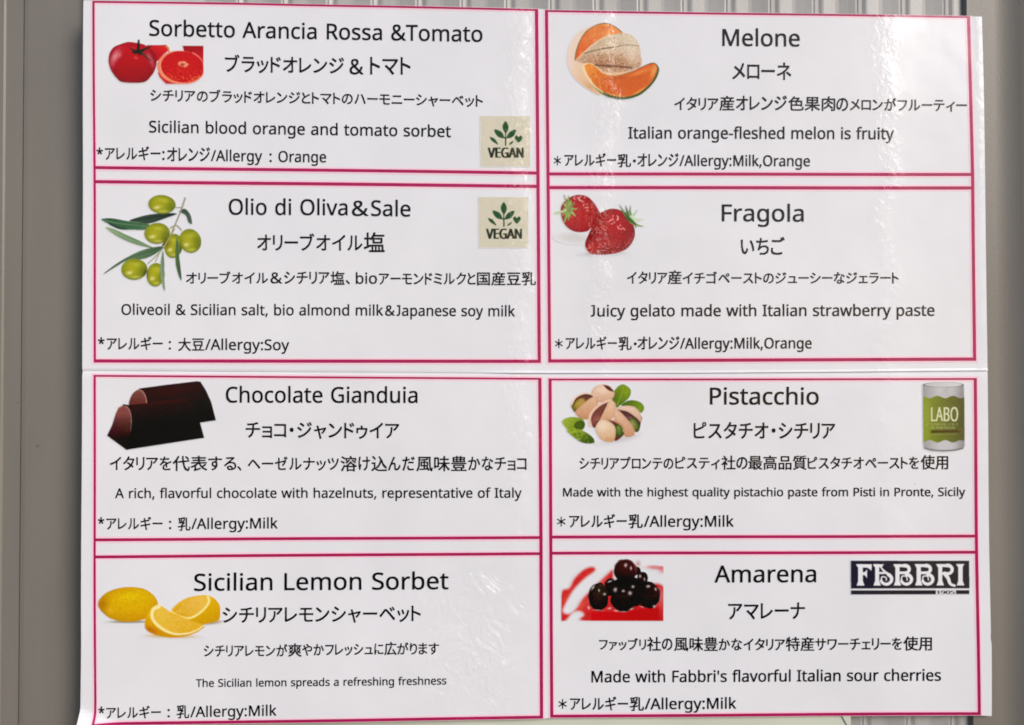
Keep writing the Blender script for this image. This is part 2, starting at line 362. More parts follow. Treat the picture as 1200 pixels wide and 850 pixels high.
# ------------------------------------------------------------------ letter outlines (1000 units per em)
GLYPHS = r'''
 209:
&587:244 581,284 578,318 567,345 549,366 524,378 494,383 458,374 411,350 372,313 338,268 308,423 159,457 216,479 286,550 286,518 191,496 150,468 114,585 0,490 0,420 67,366 28,303 2,265 -6,223 -8,171 -4,127 10,91 32,65 63,48 102,43 149,46 187,57 220,75 248,100 273,166 318,133 358,107 403,96 456,101 493,114 524,135 548,165 567,201 578;209 273,159 239,128 201,119 178,116 152,124 112,146 81,181 61,225 55,273 59,314 71,347 90,375 111;241 524,211 519,186 506,171 485,165 457,169 429,180 404,199 378,225 350,265 376,292 401,308 428,313 458,308 484,294 505,271 519
'180:128 573,112 366,68 366,52 573
*442:258 609,242 455,396 499,407 425,260 413,355 286,286 249,218 389,156 249,85 286,179 413,33 425,44 499,196 455,180 609
,215:154 84,136 23,111 -42,85 -103,33 -103,49 -38,63 31,73 93,148 93
-258:32 184,32 246,226 246,226 184
/298:290 573,77 0,8 0,221 573
0459:419 287,417 221,409 163,395 112,376 70,349 37,316 12,276 -3,229 -8,188 -4,153 8,122 27,97 54,76 88,60 129,44 201,39 287,44 373,58 446,73 486,93 520,119 547,149 566,186 578,229 581,269 578,304 566,335 547,361 520,382 486,399 446,414 373;110 287,113 215,121 156,137 111,159 78,190 59,229 52,268 59,298 78,320 110,336 156,345 215,348 287,345 359,336 417,320 463,298 495,268 515,229 521,190 515,159 495,137 463,121 417,113 359
1459:285 0,216 0,216 400,216 439,217 470,219 499,196 477,169 455,108 405,71 452,226 573,285 573
5459:221 351,275 346,322 331,361 307,389 274,407 232,413 183,407 128,387 81,356 43,314 15,261 -2,199 -8,116 0,80 10,51 23,51 90,82 74,121 62,200 52,239 55,274 65,302 82,323 106,336 137,341 176,337 210,325 239,306 262,279 279,243 289,197 292,146 288,99 280,64 302,86 573,373 573,373 508,146 508,132 342,169 348
9459:417 328,410 231,387 139,366 99,340 63,306 33,265 11,214 -3,154 -8,117 -6,82 0,82 60,115 53,152 50,204 54,245 68,278 90,303 118,322 153,334 192,346 281,341 281,310 247,266 223,237 216,204 214,158 219,118 235,85 260,61 294,45 336,40 387,46 443,63 491,90 529,127 557,171 575,223 581,262 577,299 565,332 545,361 518,384 483,402 439,413 388;223 521,192 518,165 507,142 488,124 463,113 429,110 388,117 339,137 301,158 284,186 273,220 269,256 273,286 285,311 303,330 325,342 349,346 374,338 426,315 474,277 508,252 518
:215:58 43,61 69,72 85,88 94,107 97,126 94,142 85,153 69,157 43,153 18,142 2,126 -8,107 -11,88 -8,72 2,61 18;58 387,61 412,72 429,88 438,107 441,126 438,142 429,153 412,157 387,153 362,142 345,126 335,107 332,88 335,72 345,61 362
A512:437 0,368 177,141 177,73 0,0 0,224 575,289 575,512 0;282 415,274 438,263 473,255 500,247 468,238 438,230 415,165 241,346 241
B521:241 573,307 569,361 558,404 541,434 515,453 478,459 431,456 399,446 371,431 347,409 328,382 313,350 304,350 300,415 279,441 261,461 236,474 203,478 163,472 115,454 74,425 42,385 19,337 5,279 0,78 0,78 573;256 329,300 331,334 339,357 352,377 382,384 423,380 451,369 474,351 490,324 502,289 509,245 511,150 511,150 329;150 269,150 61,265 61,311 64,346 74,371 91,394 125,401 168,398 197,388 221,370 241,344 256,307 266,260 269
C507:323 517,280 513,241 502,206 482,178 456,155 423,139 383,129 337,125 286,131 220,147 164,175 117,213 83,262 62,322 55,394 62,460 78,460 15,393 -2,356 -7,312 -8,257 -4,208 8,166 28,130 56,101 90,78 131,62 178,52 230,49 287,53 349,67 406,89 456,120 499,159 534,206 559,261 575,324 581,409 572,482 547,453 486,394 508
E446:398 0,78 0,78 573,398 573,398 509,150 509,150 330,383 330,383 268,150 268,150 63,398 63
F416:150 0,78 0,78 573,398 573,398 509,150 509,150 306,383 306,383 243,150 243
G584:326 302,524 302,524 22,431 -1,380 -6,323 -8,267 -4,217 8,173 28,136 55,105 89,81 130,63 176,52 229,49 286,53 343,65 395,84 442,111 482,145 517,186 544,233 564,286 577,346 581,437 572,516 547,489 484,421 508,342 517,278 510,225 489,181 455,150 409,131 353,124 286,130 222,146 166,175 119,216 84,251 68,292 58,340 55,404 59,452 68,452 238,326 238
I272:239 0,32 0,32 42,99 57,99 515,32 531,32 573,239 573,239 531,172 515,172 57,239 42
J219:-3 -152,-37 -150,-63 -142,-63 -81,-35 -87,-5 -89,33 -81,50 -70,63 -53,71 -29,74 3,74 573,146 573,146 9,141 -42,128 -82,105 -113,75 -135,39 -148
L420:78 0,78 573,150 573,150 64,400 64,400 0
M727:330 0,142 502,139 502,142 461,144 407,144 347,144 0,78 0,78 573,184 573,361 103,364 103,544 573,650 573,650 0,578 0,578 352,579 408,581 460,584 501,581 501,390 0
N609:532 0,447 0,141 476,138 476,141 432,143 378,144 320,144 0,78 0,78 573,161 573,467 99,470 99,469 115,468 137,466 193,464 249,464 573,532 573
O626:577 287,573 224,561 166,540 116,510 73,473 38,428 13,375 -3,314 -8,251 -3,196 13,151 39,114 73,85 116,65 167,53 224,49 288,52 344,62 396,78 442,100 482,130 517,166 545,208 565,258 577,314 581,369 577,417 565,459 545,495 517,524 483,547 442,564 396,574 344;125 287,130 220,145 163,171 117,207 83,255 62,314 55,354 58,390 67,420 83,456 117,481 163,496 220,501 287,496 354,481 411,456 457,421 491,373 511,314 518,255 511,207 490,171 457,145 411,130 354
P485:229 573,297 568,352 553,393 528,421 495,439 454,444 404,433 336,417 306,395 278,364 255,324 238,275 227,216 223,150 223,150 0,78 0,78 573;223 511,150 511,150 285,208 285,258 288,298 296,330 311,352 334,365 363,370 401,366 435,354 462,334 484,306 499,269 508
Q626:577 287,573 221,559 160,535 108,503 64,461 30,411 6,548 -136,444 -136,334 -7,324 -8,314 -8,251 -3,196 13,151 39,114 73,85 116,65 167,53 224,49 288,52 344,62 396,78 442,100 482,130 517,166 545,208 565,258 577,314 581,369 577,417 565,459 545,495 517,524 483,547 442,564 396,574 344;125 287,130 220,145 163,171 117,207 83,255 62,314 55,354 58,390 67,420 83,456 117,481 163,496 220,501 287,496 354,481 411,456 457,421 491,373 511,314 518,255 511,207 490,171 457,145 411,130 354
R499:236 573,301 568,353 555,393 532,422 500,439 460,444 410,440 368,427 334,408 306,385 285,330 257,487 0,403 0,264 237,150 237,150 0,78 0,78 573;232 510,150 510,150 298,236 298,278 301,312 310,338 325,355 347,366 374,370 407,366 440,355 467,336 486,310 500,275 507
S440:403 153,396 106,378 66,348 35,307 11,257 -3,198 -8,137 -5,83 4,41 19,41 88,73 76,113 65,201 55,240 57,273 66,298 79,316 98,327 120,330 147,327 173,318 194,302 213,277 230,242 247,196 265,131 294,85 330,57 375,50 403,48 435,54 477,71 513,99 542,136 563,180 576,231 581,318 572,389 549,366 487,302 508,229 517,196 515,169 507,148 494,133 478,124 457,121 434,124 407,133 386,149 367,172 351,204 335,246 318,293 299,332 279,362 255,385 228,398 194
T446:259 0,187 0,187 509,8 509,8 573,437 573,437 509,259 509
V481:481 573,277 0,204 0,0 573,75 573,204 205,220 160,231 119,241 80,250 119,262 161,277 207,405 573
Z459:427 0,30 0,30 55,332 508,40 508,40 573,419 573,419 518,118 64,427 64
a450:231 437,279 433,318 422,347 403,368 375,381 338,385 293,385 0,334 0,320 61,317 61,279 22,234 -1,206 -6,172 -8,136 -5,103 6,75 23,55 48,41 80,37 119,43 159,59 192,87 219,127 238,179 251,243 257,316 259,316 285,313 317,306 342,293 359,265 375,227 380,163 370,106 347,84 400,151 426;252 208,204 203,167 195,141 182,118 155,110 119,115 87,132 66,157 53,188 49,238 56,279 79,299 103,311 134,315 172,315 210
b493:139 461,138 410,135 373,139 373,161 398,189 419,226 432,272 437,322 431,365 412,401 381,428 338,444 283,449 215,444 147,427 91,400 48,365 17,322 -2,272 -8,226 -3,189 10,161 31,139 55,133 55,119 0,68 0,68 609,139 609;260 379,219 374,188 361,165 339,150 308,142 268,139 217,139 214,142 165,150 125,165 93,187 69,219 55,261 51,297 55,325 69,348 93,363 126,373 166,376 216,373 265,363 306,348 338,325 360,296 374
c385:241 -8,187 -2,139 15,99 45,69 87,55 123,47 165,44 213,47 262,56 305,71 342,102 385,142 415,191 432,245 438,309 431,358 415,337 356,292 370,244 376,204 371,172 358,148 335,131 303,120 263,117 213,120 166,131 126,148 94,172 71,202 58,240 53,302 60,351 78,351 15,304 -2,275 -7
d493:221 -8,171 -2,128 17,92 48,65 91,49 146,44 214,49 282,66 338,93 381,128 413,171 432,221 438,253 436,280 429,323 407,354 374,359 374,356 405,354 438,354 609,425 609,425 0,368 0,358 58,354 58,323 24,279 1,252 -6;232 51,273 55,305 67,328 88,343 117,352 154,355 200,355 213,352 263,343 304,329 336,306 360,274 375,231 379,196 374,168 359,146 334,130 300,120 260,117 213,120 165,130 125,146 93,168 69,197 55
e452:234 438,286 432,329 414,364 385,390 346,406 299,411 244,411 201,117 201,122 157,134 119,154 90,181 69,215 56,254 52,327 60,392 82,392 20,327 -1,292 -6,251 -8,194 -2,143 17,101 48,70 91,51 146,44 212,50 277,68 333,96 378,134 411,181 431;233 380,202 377,175 366,154 348,130 309,119 257,338 257,335 292,326 322,312 346,292 364,266 376
f276:266 375,158 375,158 0,87 0,87 375,12 375,12 408,87 432,87 457,92 507,104 547,124 577,152 597,186 609,227 613,274 609,310 599,292 544,262 552,228 556,197 550,175 532,162 502,158 458,158 430,266 430
g493:221 438,261 434,297 422,329 402,355 373,359 373,369 430,425 430,425 -7,420 -63,404 -109,378 -146,341 -172,293 -187,233 -192,147 -186,78 -165,78 -100,111 -114,149 -125,237 -134,271 -130,300 -119,324 -101,341 -77,352 -48,355 -13,355 4,356 32,358 57,354 57,329 28,299 8,263 -4,221 -8,170 -2,126 18,91 51,65 95,49 149,44 214,49 278,65 332,91 377,126 411,169 431;230 379,197 374,169 359,147 336,130 303,120 262,117 213,120 165,130 124,146 92,169 68,197 54,232 50,262 52,288 58,309 69,326 85,340 105,349 131,354 161,356 197,356 214,353 267,343 309,326 340,302 362,270 374
h496:139 431,138 399,135 370,140 370,174 407,221 429,273 437,321 433,360 421,391 400,413 370,426 330,431 280,431 0,361 0,361 275,355 321,338 353,319 367,295 376,265 379,222 374,189 360,166 338,150 308,142 269,139 222,139 0,68 0,68 609,139 609
i207:139 430,139 0,68 0,68 430;104 591,133 580,142 566,145 546,142 526,133 512,104 501,88 504,75 512,66 526,63 546,66 566,75 580,88 588
j207:18 -192,-18 -190,-44 -183,-44 -126,-19 -132,9 -134,32 -130,51 -120,64 -100,68 -67,68 430,139 430,139 -64,136 -101,126 -133,110 -159,87 -177,56 -189;63 546,66 566,75 580,88 588,104 591,133 580,142 566,145 546,142 526,133 512,104 501,88 504,75 512,66 526
k428:138 291,137 257,135 221,138 221,152 240,172 264,189 285,326 430,409 430,235 246,421 0,336 0,187 200,138 158,138 0,68 0,68 609,138 609
l207:139 0,68 0,68 609,139 609
m750:540 438,584 434,621 421,649 401,669 371,681 330,685 280,685 0,615 0,615 277,610 321,594 353,567 372,528 379,490 374,460 362,438 342,423 315,414 280,411 237,411 0,342 0,342 277,339 308,332 333,320 353,303 367,281 376,253 379,215 374,185 360,164 338,150 308,141 269,139 223,139 0,68 0,68 430,125 430,136 371,140 371,173 409,217 431,266 438,312 433,349 420,378 398,398 366,402 366,427 398,461 420,499 433
n496:275 438,322 434,361 421,391 401,413 371,426 330,431 280,431 0,361 0,361 275,355 321,338 353,319 367,295 376,265 379,222 374,189 361,166 338,151 308,142 269,139 223,139 0,68 0,68 430,125 430,136 371,140 371,175 409,222 431
o485:442 216,438 165,428 121,411 82,388 51,359 25,324 7,285 -4,241 -8,200 -4,163 7,129 25,100 51,77 82,59 121,48 165,44 216,50 282,68 336,97 380,137 412,186 431,244 438,299 431,347 412,387 380,417 336,436 282;117 216,120 169,130 128,147 95,172 71,203 56,243 51,282 56,314 71,339 95,356 128,366 169,369 216,365 263,355 303,338 335,314 359,282 374,242 379,202 374,171 359,147 335,130 303,120 263
p493:273 438,322 432,365 413,401 383,428 339,444 284,449 216,444 148,427 93,401 49,365 17,322 -2,272 -8,213 1,170 24,139 55,134 55,137 20,139 -16,139 -192,68 -192,68 430,126 430,136 371,139 371,170 405,213 429,240 436;260 379,221 374,190 362,167 342,152 313,142 275,139 229,139 216,142 167,150 126,165 93,188 70,220 55,261 51,297 56,326 72,348 98,364 131,373 171,376 217,373 262,363 302,348 334,325 359,296 374
q493:354 -9,355 25,358 58,354 58,332 32,303 11,266 -3,219 -8,170 -2,128 17,93 48,66 91,49 146,44 214,50 282,67 338,93 381,129 413,172 432,221 438,267 433,304 419,333 397,355 371,358 371,369 430,425 430,425 -192,354 -192;233 51,272 55,304 67,327 87,342 116,352 153,355 199,355 213,352 263,343 305,328 337,305 361,273 375,231 379,196 374,167 359,145 334,130 300,120 260,117 213,120 165,130 126,146 93,168 70,197 55
r331:269 438,295 437,319 433,310 368,287 372,264 374,217 363,176 334,149 289,139 229,139 0,68 0,68 430,126 430,134 351,137 351,170 395,214 426,240 435
s384:348 119,343 80,327 49,302 24,268 6,226 -4,176 -8,135 -6,99 -1,42 19,42 83,104 60,178 49,224 53,256 66,274 86,280 112,271 141,259 154,239 167,212 180,174 196,135 212,103 228,76 245,57 266,45 292,41 324,46 358,61 386,85 408,118 425,157 435,202 438,275 430,339 409,315 353,258 372,197 380,159 377,131 366,114 350,108 328,119 298,133 286,154 274,182 261,219 246,257 231,289 215,314 197,333 176,344 150
t289:212 50,245 53,272 59,272 5,240 -4,200 -8,167 -5,138 4,112 20,91 44,78 79,74 125,74 375,13 375,13 409,75 437,103 528,144 528,144 430,269 430,269 375,144 375,144 127,149 93,163 69,185 54
u496:427 430,427 0,370 0,359 57,356 57,321 20,273 -1,220 -8,173 -4,134 8,103 29,81 59,68 99,63 148,63 430,135 430,135 153,141 108,158 76,176 62,200 53,230 51,273 55,306 69,330 91,345 121,354 160,357 206,357 430
v407:163 0,0 430,75 430,167 176,180 137,193 96,201 63,204 63,214 96,227 138,241 176,332 430,407 430,244 0
w630:346 243,336 276,328 308,321 335,316 357,313 357,308 335,302 307,294 275,284 242,207 1,127 1,9 431,82 431,141 201,153 154,163 109,169 73,172 73,178 97,185 128,193 160,201 188,277 431,354 431,428 188,440 149,451 109,457 74,460 74,466 108,477 153,489 201,549 431,621 431,502 1,419 1
x424:170 220,22 430,102 430,213 268,322 430,402 430,253 220,410 0,330 0,213 172,94 0,14 0
y409:1 430,76 430,169 185,184 144,196 105,205 68,209 68,215 91,224 121,245 186,333 430,409 430,224 -59,188 -130,165 -156,138 -176,106 -188,67 -192,34 -190,9 -186,9 -130,30 -133,56 -135,99 -126,130 -99,152 -59,174 -2
z377:346 0,31 0,31 47,262 375,45 375,45 430,340 430,340 377,112 55,346 55
'''


def read_glyphs():
    g = {}
    for ln in GLYPHS.strip('\n').split('\n'):
        ch, body = ln[0], ln[1:]
        adv, rest = body.split(':', 1)
        polys = [np.array([[float(t) for t in p.split()] for p in q.split(',')]) / 1000.0 for q in rest.split(';') if q]
        g[ch] = (float(adv) / 1000.0, polys)
    k = 0.714 / max(q[:, 1].max() for q in g['E'][1])          # capitals to 0.714 em
    g = {ch: (adv * k, [q * k for q in polys]) for ch, (adv, polys) in g.items()}
    g[' '] = (0.315, [])
    g['J'] = (0.36, [np.array([(45, 714), (258, 714), (258, 190), (240, 90), (175, 15), (80, -8), (15, 0), (15, 78), (80, 72), (135, 95),
                               (158, 135), (166, 210), (166, 640), (45, 640)]) / 1000.0])
    return g


GL = read_glyphs()
_cache = {}


def fill_curve(cd):
    o = bpy.data.objects.new("outline", cd)
    scene.collection.objects.link(o)
    dg = bpy.context.evaluated_depsgraph_get()
    me = o.evaluated_get(dg).to_mesh()
    v = np.array([w.co[:2] for w in me.vertices]).reshape(-1, 2)
    f = [tuple(p.vertices) for p in me.polygons]
    o.evaluated_get(dg).to_mesh_clear()
    bpy.data.objects.remove(o)
    bpy.data.curves.remove(cd)
    return v, f


def glyph(ch):
    """-> (verts, faces, advance, is_japanese); em = 1."""
    if ch in _cache:
        return _cache[ch]
    if ch in GL:
        adv, polys = GL[ch]
        if polys:
            cd = bpy.data.curves.new("outline", 'CURVE')
            cd.dimensions = '2D'; cd.fill_mode = 'BOTH'
            for p in polys:
                s = cd.splines.new('POLY'); s.points.add(len(p) - 1)
                for q, (x, y) in zip(s.points, p):
                    q.co = (x, y, 0, 1)
                s.use_cyclic_u = True
            v, f = fill_curve(cd)
        else:
            v, f = np.zeros((0, 2)), []
        r = (v, f, adv, False)
    else:
        cd = bpy.data.curves.new("outline", 'FONT')
        cd.body = ch; cd.size = 1.0; cd.resolution_u = 3; cd.fill_mode = 'FRONT'
        v, f = fill_curve(cd)
        r = (v, f, 1.0, True)
    _cache[ch] = r
    return r


def is_kana(ch):
    return 0x3040 <= ord(ch) <= 0x30ff


def typeset(text):
    """Ink of one run in em units, pen starting at 0."""
    V, F, pen = [], [], 0.0
    n = 0
    for ch in text:
        v, f, adv, jp = glyph(ch)
        if jp and (is_kana(ch) or ch in '：、'):
            x0, x1 = (v[:, 0].min(), v[:, 0].max())
            side = 0.075 if ch not in '・：' else 0.16
            v = v + np.array([pen + side - x0, 0]); pen += (x1 - x0) + 2 * side
        else:
            v = v + np.array([pen, 0])
            pen += adv
        V.append(v); F += [tuple(i + n for i in q) for q in f]; n += len(v)
    return np.concatenate(V), F


BOLD_LATIN, BOLD_JAPANESE = 0.006, 0.007        # ink spread, em each way


def lettering(name, parent, runs, mat=None, up=0.00026):
    """runs: (text, x0, x1, em, base_left, base_right) in photo positions; one mesh on the paper."""
    VV, FF, n = [], [], 0
    for text, x0, x1, em, bl, br, top, bot in runs:
        v, f = typeset(text)
        if top is not None:                                     # Japanese: fit the run's own ink height
            lo, hi = v[:, 1].min(), v[:, 1].max()
            em = ((bot[0] - top[0]) + (bot[1] - top[1])) / 2 / (hi - lo)
            bl, br = bot[0] + lo * em, bot[1] + lo * em
        a, b = v[:, 0].min(), v[:, 0].max()
        t = (v[:, 0] - a) / (b - a)
        px = x0 + t * (x1 - x0)
        py = bl + t * (br - bl) - v[:, 1] * em
        d = em * (BOLD_JAPANESE if top is not None else BOLD_LATIN) + 0.10
        for k, (sx, sy) in enumerate(((-1, -1), (1, -1), (1, 1), (-1, 1))):     # four passes of ink, a hair apart
            VV.append(place(px + sx * d, py + sy * d, up + k * 4e-6)); FF += [tuple(i + n for i in q) for q in f]; n += len(v)
    V = np.concatenate(VV)
    me = mesh_of(name, V, FF)
    # faces must look out of the paper
    if len(me.polygons) and sum(p.normal.y * p.area for p in me.polygons) > 0:
        me.flip_normals()
    return link(name, me, mat or M_BLACK, parent)


def J(text, x0, x1, top, bot, top2=None, bot2=None):
    """Japanese run from the height of its ink."""
    if text in ('アレルギー', 'オレンジ'):
        top -= 2.0                                             # the voicing marks rise above the measured ink
    top2 = top if top2 is None else top2; bot2 = bot if bot2 is None else bot2
    em = ((bot - top) + (bot2 - top2)) / 2 / 0.86
    if text in '：、・＊':
        return (text, x0, x1, em, bot - 0.06 * em, bot2 - 0.06 * em, None, None)
    return (text, x0, x1, em, bot, bot2, (top, top2), (bot, bot2))


def E(text, x0, x1, cap, base, base2=None):
    """Latin run from its capital height."""
    return (text, x0, x1, cap / 0.714, base, base if base2 is None else base2, None, None)


# ------------------------------------------------------------------ printed pictures: painted as colour per vertex
class Picture:
    """A small printed picture. Drawing coordinates: photo position = origin + p / scale."""
    def __init__(self, ox, oy, scale, w, h, clip=None):
        self.ox, self.oy, self.s = ox, oy, scale
        self.res = 4.0
        self.nx, self.ny = int(w / scale * self.res) // 2 * 2, int(h / scale * self.res) // 2 * 2
        gx = (np.arange(self.nx) + 0.5) / self.res * scale
        gy = (np.arange(self.ny) + 0.5) / self.res * scale
        self.X, self.Y = np.meshgrid(gx, gy)
        self.C = np.zeros((self.ny, self.nx, 3)); self.C[:] = (219, 215, 221)
        self.A = np.zeros((self.ny, self.nx))
        self.rng = np.random.default_rng(int(ox * 7 + oy))
        self.clip = clip

    # masks
    def inside(self, pts, smooth=True):
        p = np.asarray(pts, float)
        if smooth and len(p) > 2:
            n = len(p); out = []
            for i in range(n):
                p0, p1, p2, p3 = p[i - 1], p[i], p[(i + 1) % n], p[(i + 2) % n]
                for k in range(5):
                    t = k / 5
                    out.append(0.5 * (2 * p1 + (p2 - p0) * t + (2 * p0 - 5 * p1 + 4 * p2 - p3) * t * t + (3 * p1 - p0 - 3 * p2 + p3) * t ** 3))
            p = np.array(out)
        m = np.zeros(self.X.shape, bool)
        x0, y0 = p[-1]
        for x1, y1 in p:
            if y0 != y1:
                c = ((self.Y >= min(y0, y1)) & (self.Y < max(y0, y1)))
                m ^= c & (self.X < (self.Y - y0) / (y1 - y0) * (x1 - x0) + x0)
            x0, y0 = x1, y1
        return m

    def ell(self, cx, cy, rx, ry, rot=0):
        a = math.radians(rot)
        u = (self.X - cx) * math.cos(a) + (self.Y - cy) * math.sin(a)
        v = -(self.X - cx) * math.sin(a) + (self.Y - cy) * math.cos(a)
        return np.sqrt((u / rx) ** 2 + (v / ry) ** 2)

    def line(self, pts, w0, w1=None):
        w1 = w0 if w1 is None else w1
        p = np.asarray(pts, float)
        seg = np.linalg.norm(np.diff(p, axis=0), axis=1); tot = max(seg.sum(), 1e-6); run = 0
        m = np.zeros(self.X.shape, bool)
        for i in range(len(p) - 1):
            d = p[i + 1] - p[i]; l2 = max((d ** 2).sum(), 1e-9)
            t = np.clip(((self.X - p[i][0]) * d[0] + (self.Y - p[i][1]) * d[1]) / l2, 0, 1)
            dist = np.hypot(self.X - p[i][0] - t * d[0], self.Y - p[i][1] - t * d[1])
            w = w0 + (w1 - w0) * (run + t * seg[i]) / tot
            m |= dist < w / 2
            run += seg[i]
        return m

    def curve(self, pts, n=8):
        p = np.asarray(pts, float); out = []
        for i in range(len(p) - 1):
            p0, p1, p2, p3 = p[max(i - 1, 0)], p[i], p[i + 1], p[min(i + 2, len(p) - 1)]
            for k in range(n):
                t = k / n
                out.append(0.5 * (2 * p1 + (p2 - p0) * t + (2 * p0 - 5 * p1 + 4 * p2 - p3) * t * t + (3 * p1 - p0 - 3 * p2 + p3) * t ** 3))
        out.append(p[-1])
        return np.array(out)

    # soft weight of a mask
    def soft(self, m, px=0.6):
        k = max(1, int(round(px * self.res)))
        a = m.astype(float)
        for ax in (0, 1):
            b = np.zeros_like(a); n = 0
            for s in range(-(k // 2), k // 2 + 1):
                b += np.roll(a, s, ax); n += 1
            a = b / n
        return a

    def put(self, m, col, soft=0.6, op=1.0):
        """col: a colour or an array of colours."""
        w = (self.soft(m, soft) if m.dtype == bool else m) * op
        c = np.asarray(col, float)
        newA = w + self.A * (1 - w)
        wf = np.where(newA > 1e-6, w / np.maximum(newA, 1e-6), 0)
        self.C = self.C * (1 - wf[..., None]) + c * wf[..., None]
        self.A = newA
        return m

    def tint(self, w, col, op=1.0):
        """Blend a colour only over what is printed already."""
        w = np.clip(w, 0, 1) * op
        self.C = self.C * (1 - w[..., None]) + np.asarray(col, float) * w[..., None]

    def glow(self, cx, cy, rx, ry, rot, col, op=1.0, within=None):
        w = np.exp(-self.ell(cx, cy, rx, ry, rot) ** 2)
        if within is not None:
            w = w * within
        self.tint(w, col, op)

    def ramp(self, c0, c1, x0, y0, x1, y1):
        d2 = (x1 - x0) ** 2 + (y1 - y0) ** 2
        t = np.clip(((self.X - x0) * (x1 - x0) + (self.Y - y0) * (y1 - y0)) / d2, 0, 1)[..., None]
        return np.asarray(c0, float) * (1 - t) + np.asarray(c1, float) * t

    def orb(self, c0, c1, cx, cy, rx, ry, rot=0, p=2.0):
        t = np.clip(self.ell(cx, cy, rx, ry, rot), 0, 1)[..., None] ** p
        return np.asarray(c0, float) * (1 - t) + np.asarray(c1, float) * t

    def grain(self, cell, seed=0):
        """Smooth random field in 0..1 with lumps of about `cell` drawing units."""
        g = np.random.default_rng(seed)
        n = 64
        t = g.random((n, n))
        u, v = self.X / cell % (n - 1), self.Y / cell % (n - 1)
        i, j = u.astype(int), v.astype(int); fu, fv = u - i, v - j
        fu = fu * fu * (3 - 2 * fu); fv = fv * fv * (3 - 2 * fv)
        return (t[j, i] * (1 - fu) * (1 - fv) + t[j, i + 1] * fu * (1 - fv) + t[j + 1, i] * (1 - fu) * fv + t[j + 1, i + 1] * fu * fv)

    def text(self, s, x0, x1, top, base, col, bold=0.0, soft=0.4, squeeze=None):
        pen = 0; P = []
        for ch in s:
            adv, polys = GL[ch]
            for q in polys:
                P.append(q + np.array([pen, 0]))
            pen += adv
        a = min(q[:, 0].min() for q in P); b = max(q[:, 0].max() for q in P)
        m = np.zeros(self.X.shape, bool)
        for q in P:
            z = np.stack([x0 + (q[:, 0] - a) / (b - a) * (x1 - x0), base - q[:, 1] / 0.714 * (base - top)], -1)
            m ^= self.inside(z, False)
        if bold:
            k = int(round(bold / self.s * self.res))
            mm = m.copy()
            for dx in range(-k, k + 1):
                for dy in range(-(k // 4), k // 4 + 1):
                    mm |= np.roll(np.roll(m, dx, 1), dy, 0)
            m = mm
        self.put(m, col, soft)

    def build(self, name, parent, up=0.00022):
        if self.clip is not None:
            self.A = self.A * self.soft(self.inside(self.clip, False), 0.4)
        ny, nx = self.ny // 2, self.nx // 2
        A = self.A.reshape(ny, 2, nx, 2).mean((1, 3))
        C = (self.C * self.A[..., None]).reshape(ny, 2, nx, 2, 3).mean((1, 3)) / np.maximum(A, 1e-6)[..., None]
        X = self.ox + self.X.reshape(ny, 2, nx, 2).mean((1, 3)) / self.s
        Y = self.oy + self.Y.reshape(ny, 2, nx, 2).mean((1, 3)) / self.s
        rng = np.random.default_rng(ny * 31 + nx)                # coarse print and photo grain
        tex = rng.normal(size=(ny, nx)); tex2 = tex.copy()
        for k in (0, 1):
            tex2 = (np.roll(tex2, 1, k) + tex2 + np.roll(tex2, -1, k)) / 3
        lum = C.mean(-1)
        tex2 = tex2 * (2.5 + 7 * np.clip(lum / 120, 0, 1) * np.clip((235 - lum) / 120, 0, 1))
        C = C + tex2[..., None] * np.array([1.0, 0.95, 0.8])
        alb = ink(np.clip(C, 0, 255))
        alb = alb * A[..., None] + PAPER * (1 - A[..., None])
        use = A > 0.04
        q = use[:-1, :-1] | use[1:, :-1] | use[:-1, 1:] | use[1:, 1:]
        idx = np.arange(ny * nx).reshape(ny, nx)
        a, b, d, e = idx[:-1, :-1][q], idx[:-1, 1:][q], idx[1:, 1:][q], idx[1:, :-1][q]
        F = np.stack([e, d, b, a], -1)
        keep, inv = np.unique(F, return_inverse=True)
        F = inv.reshape(F.shape)
        V = place(X.ravel()[keep], Y.ravel()[keep], up)
        me = bpy.data.meshes.new(name)
        me.from_pydata(V.tolist(), [], F.tolist())
        at = me.color_attributes.new("print_colour", 'FLOAT_COLOR', 'POINT')
        col = np.ones((len(keep), 4)); col[:, :3] = alb.reshape(-1, 3)[keep]
        at.data.foreach_set('color', col.ravel())
        me.update()
        return link(name, me, M_PICT, parent)


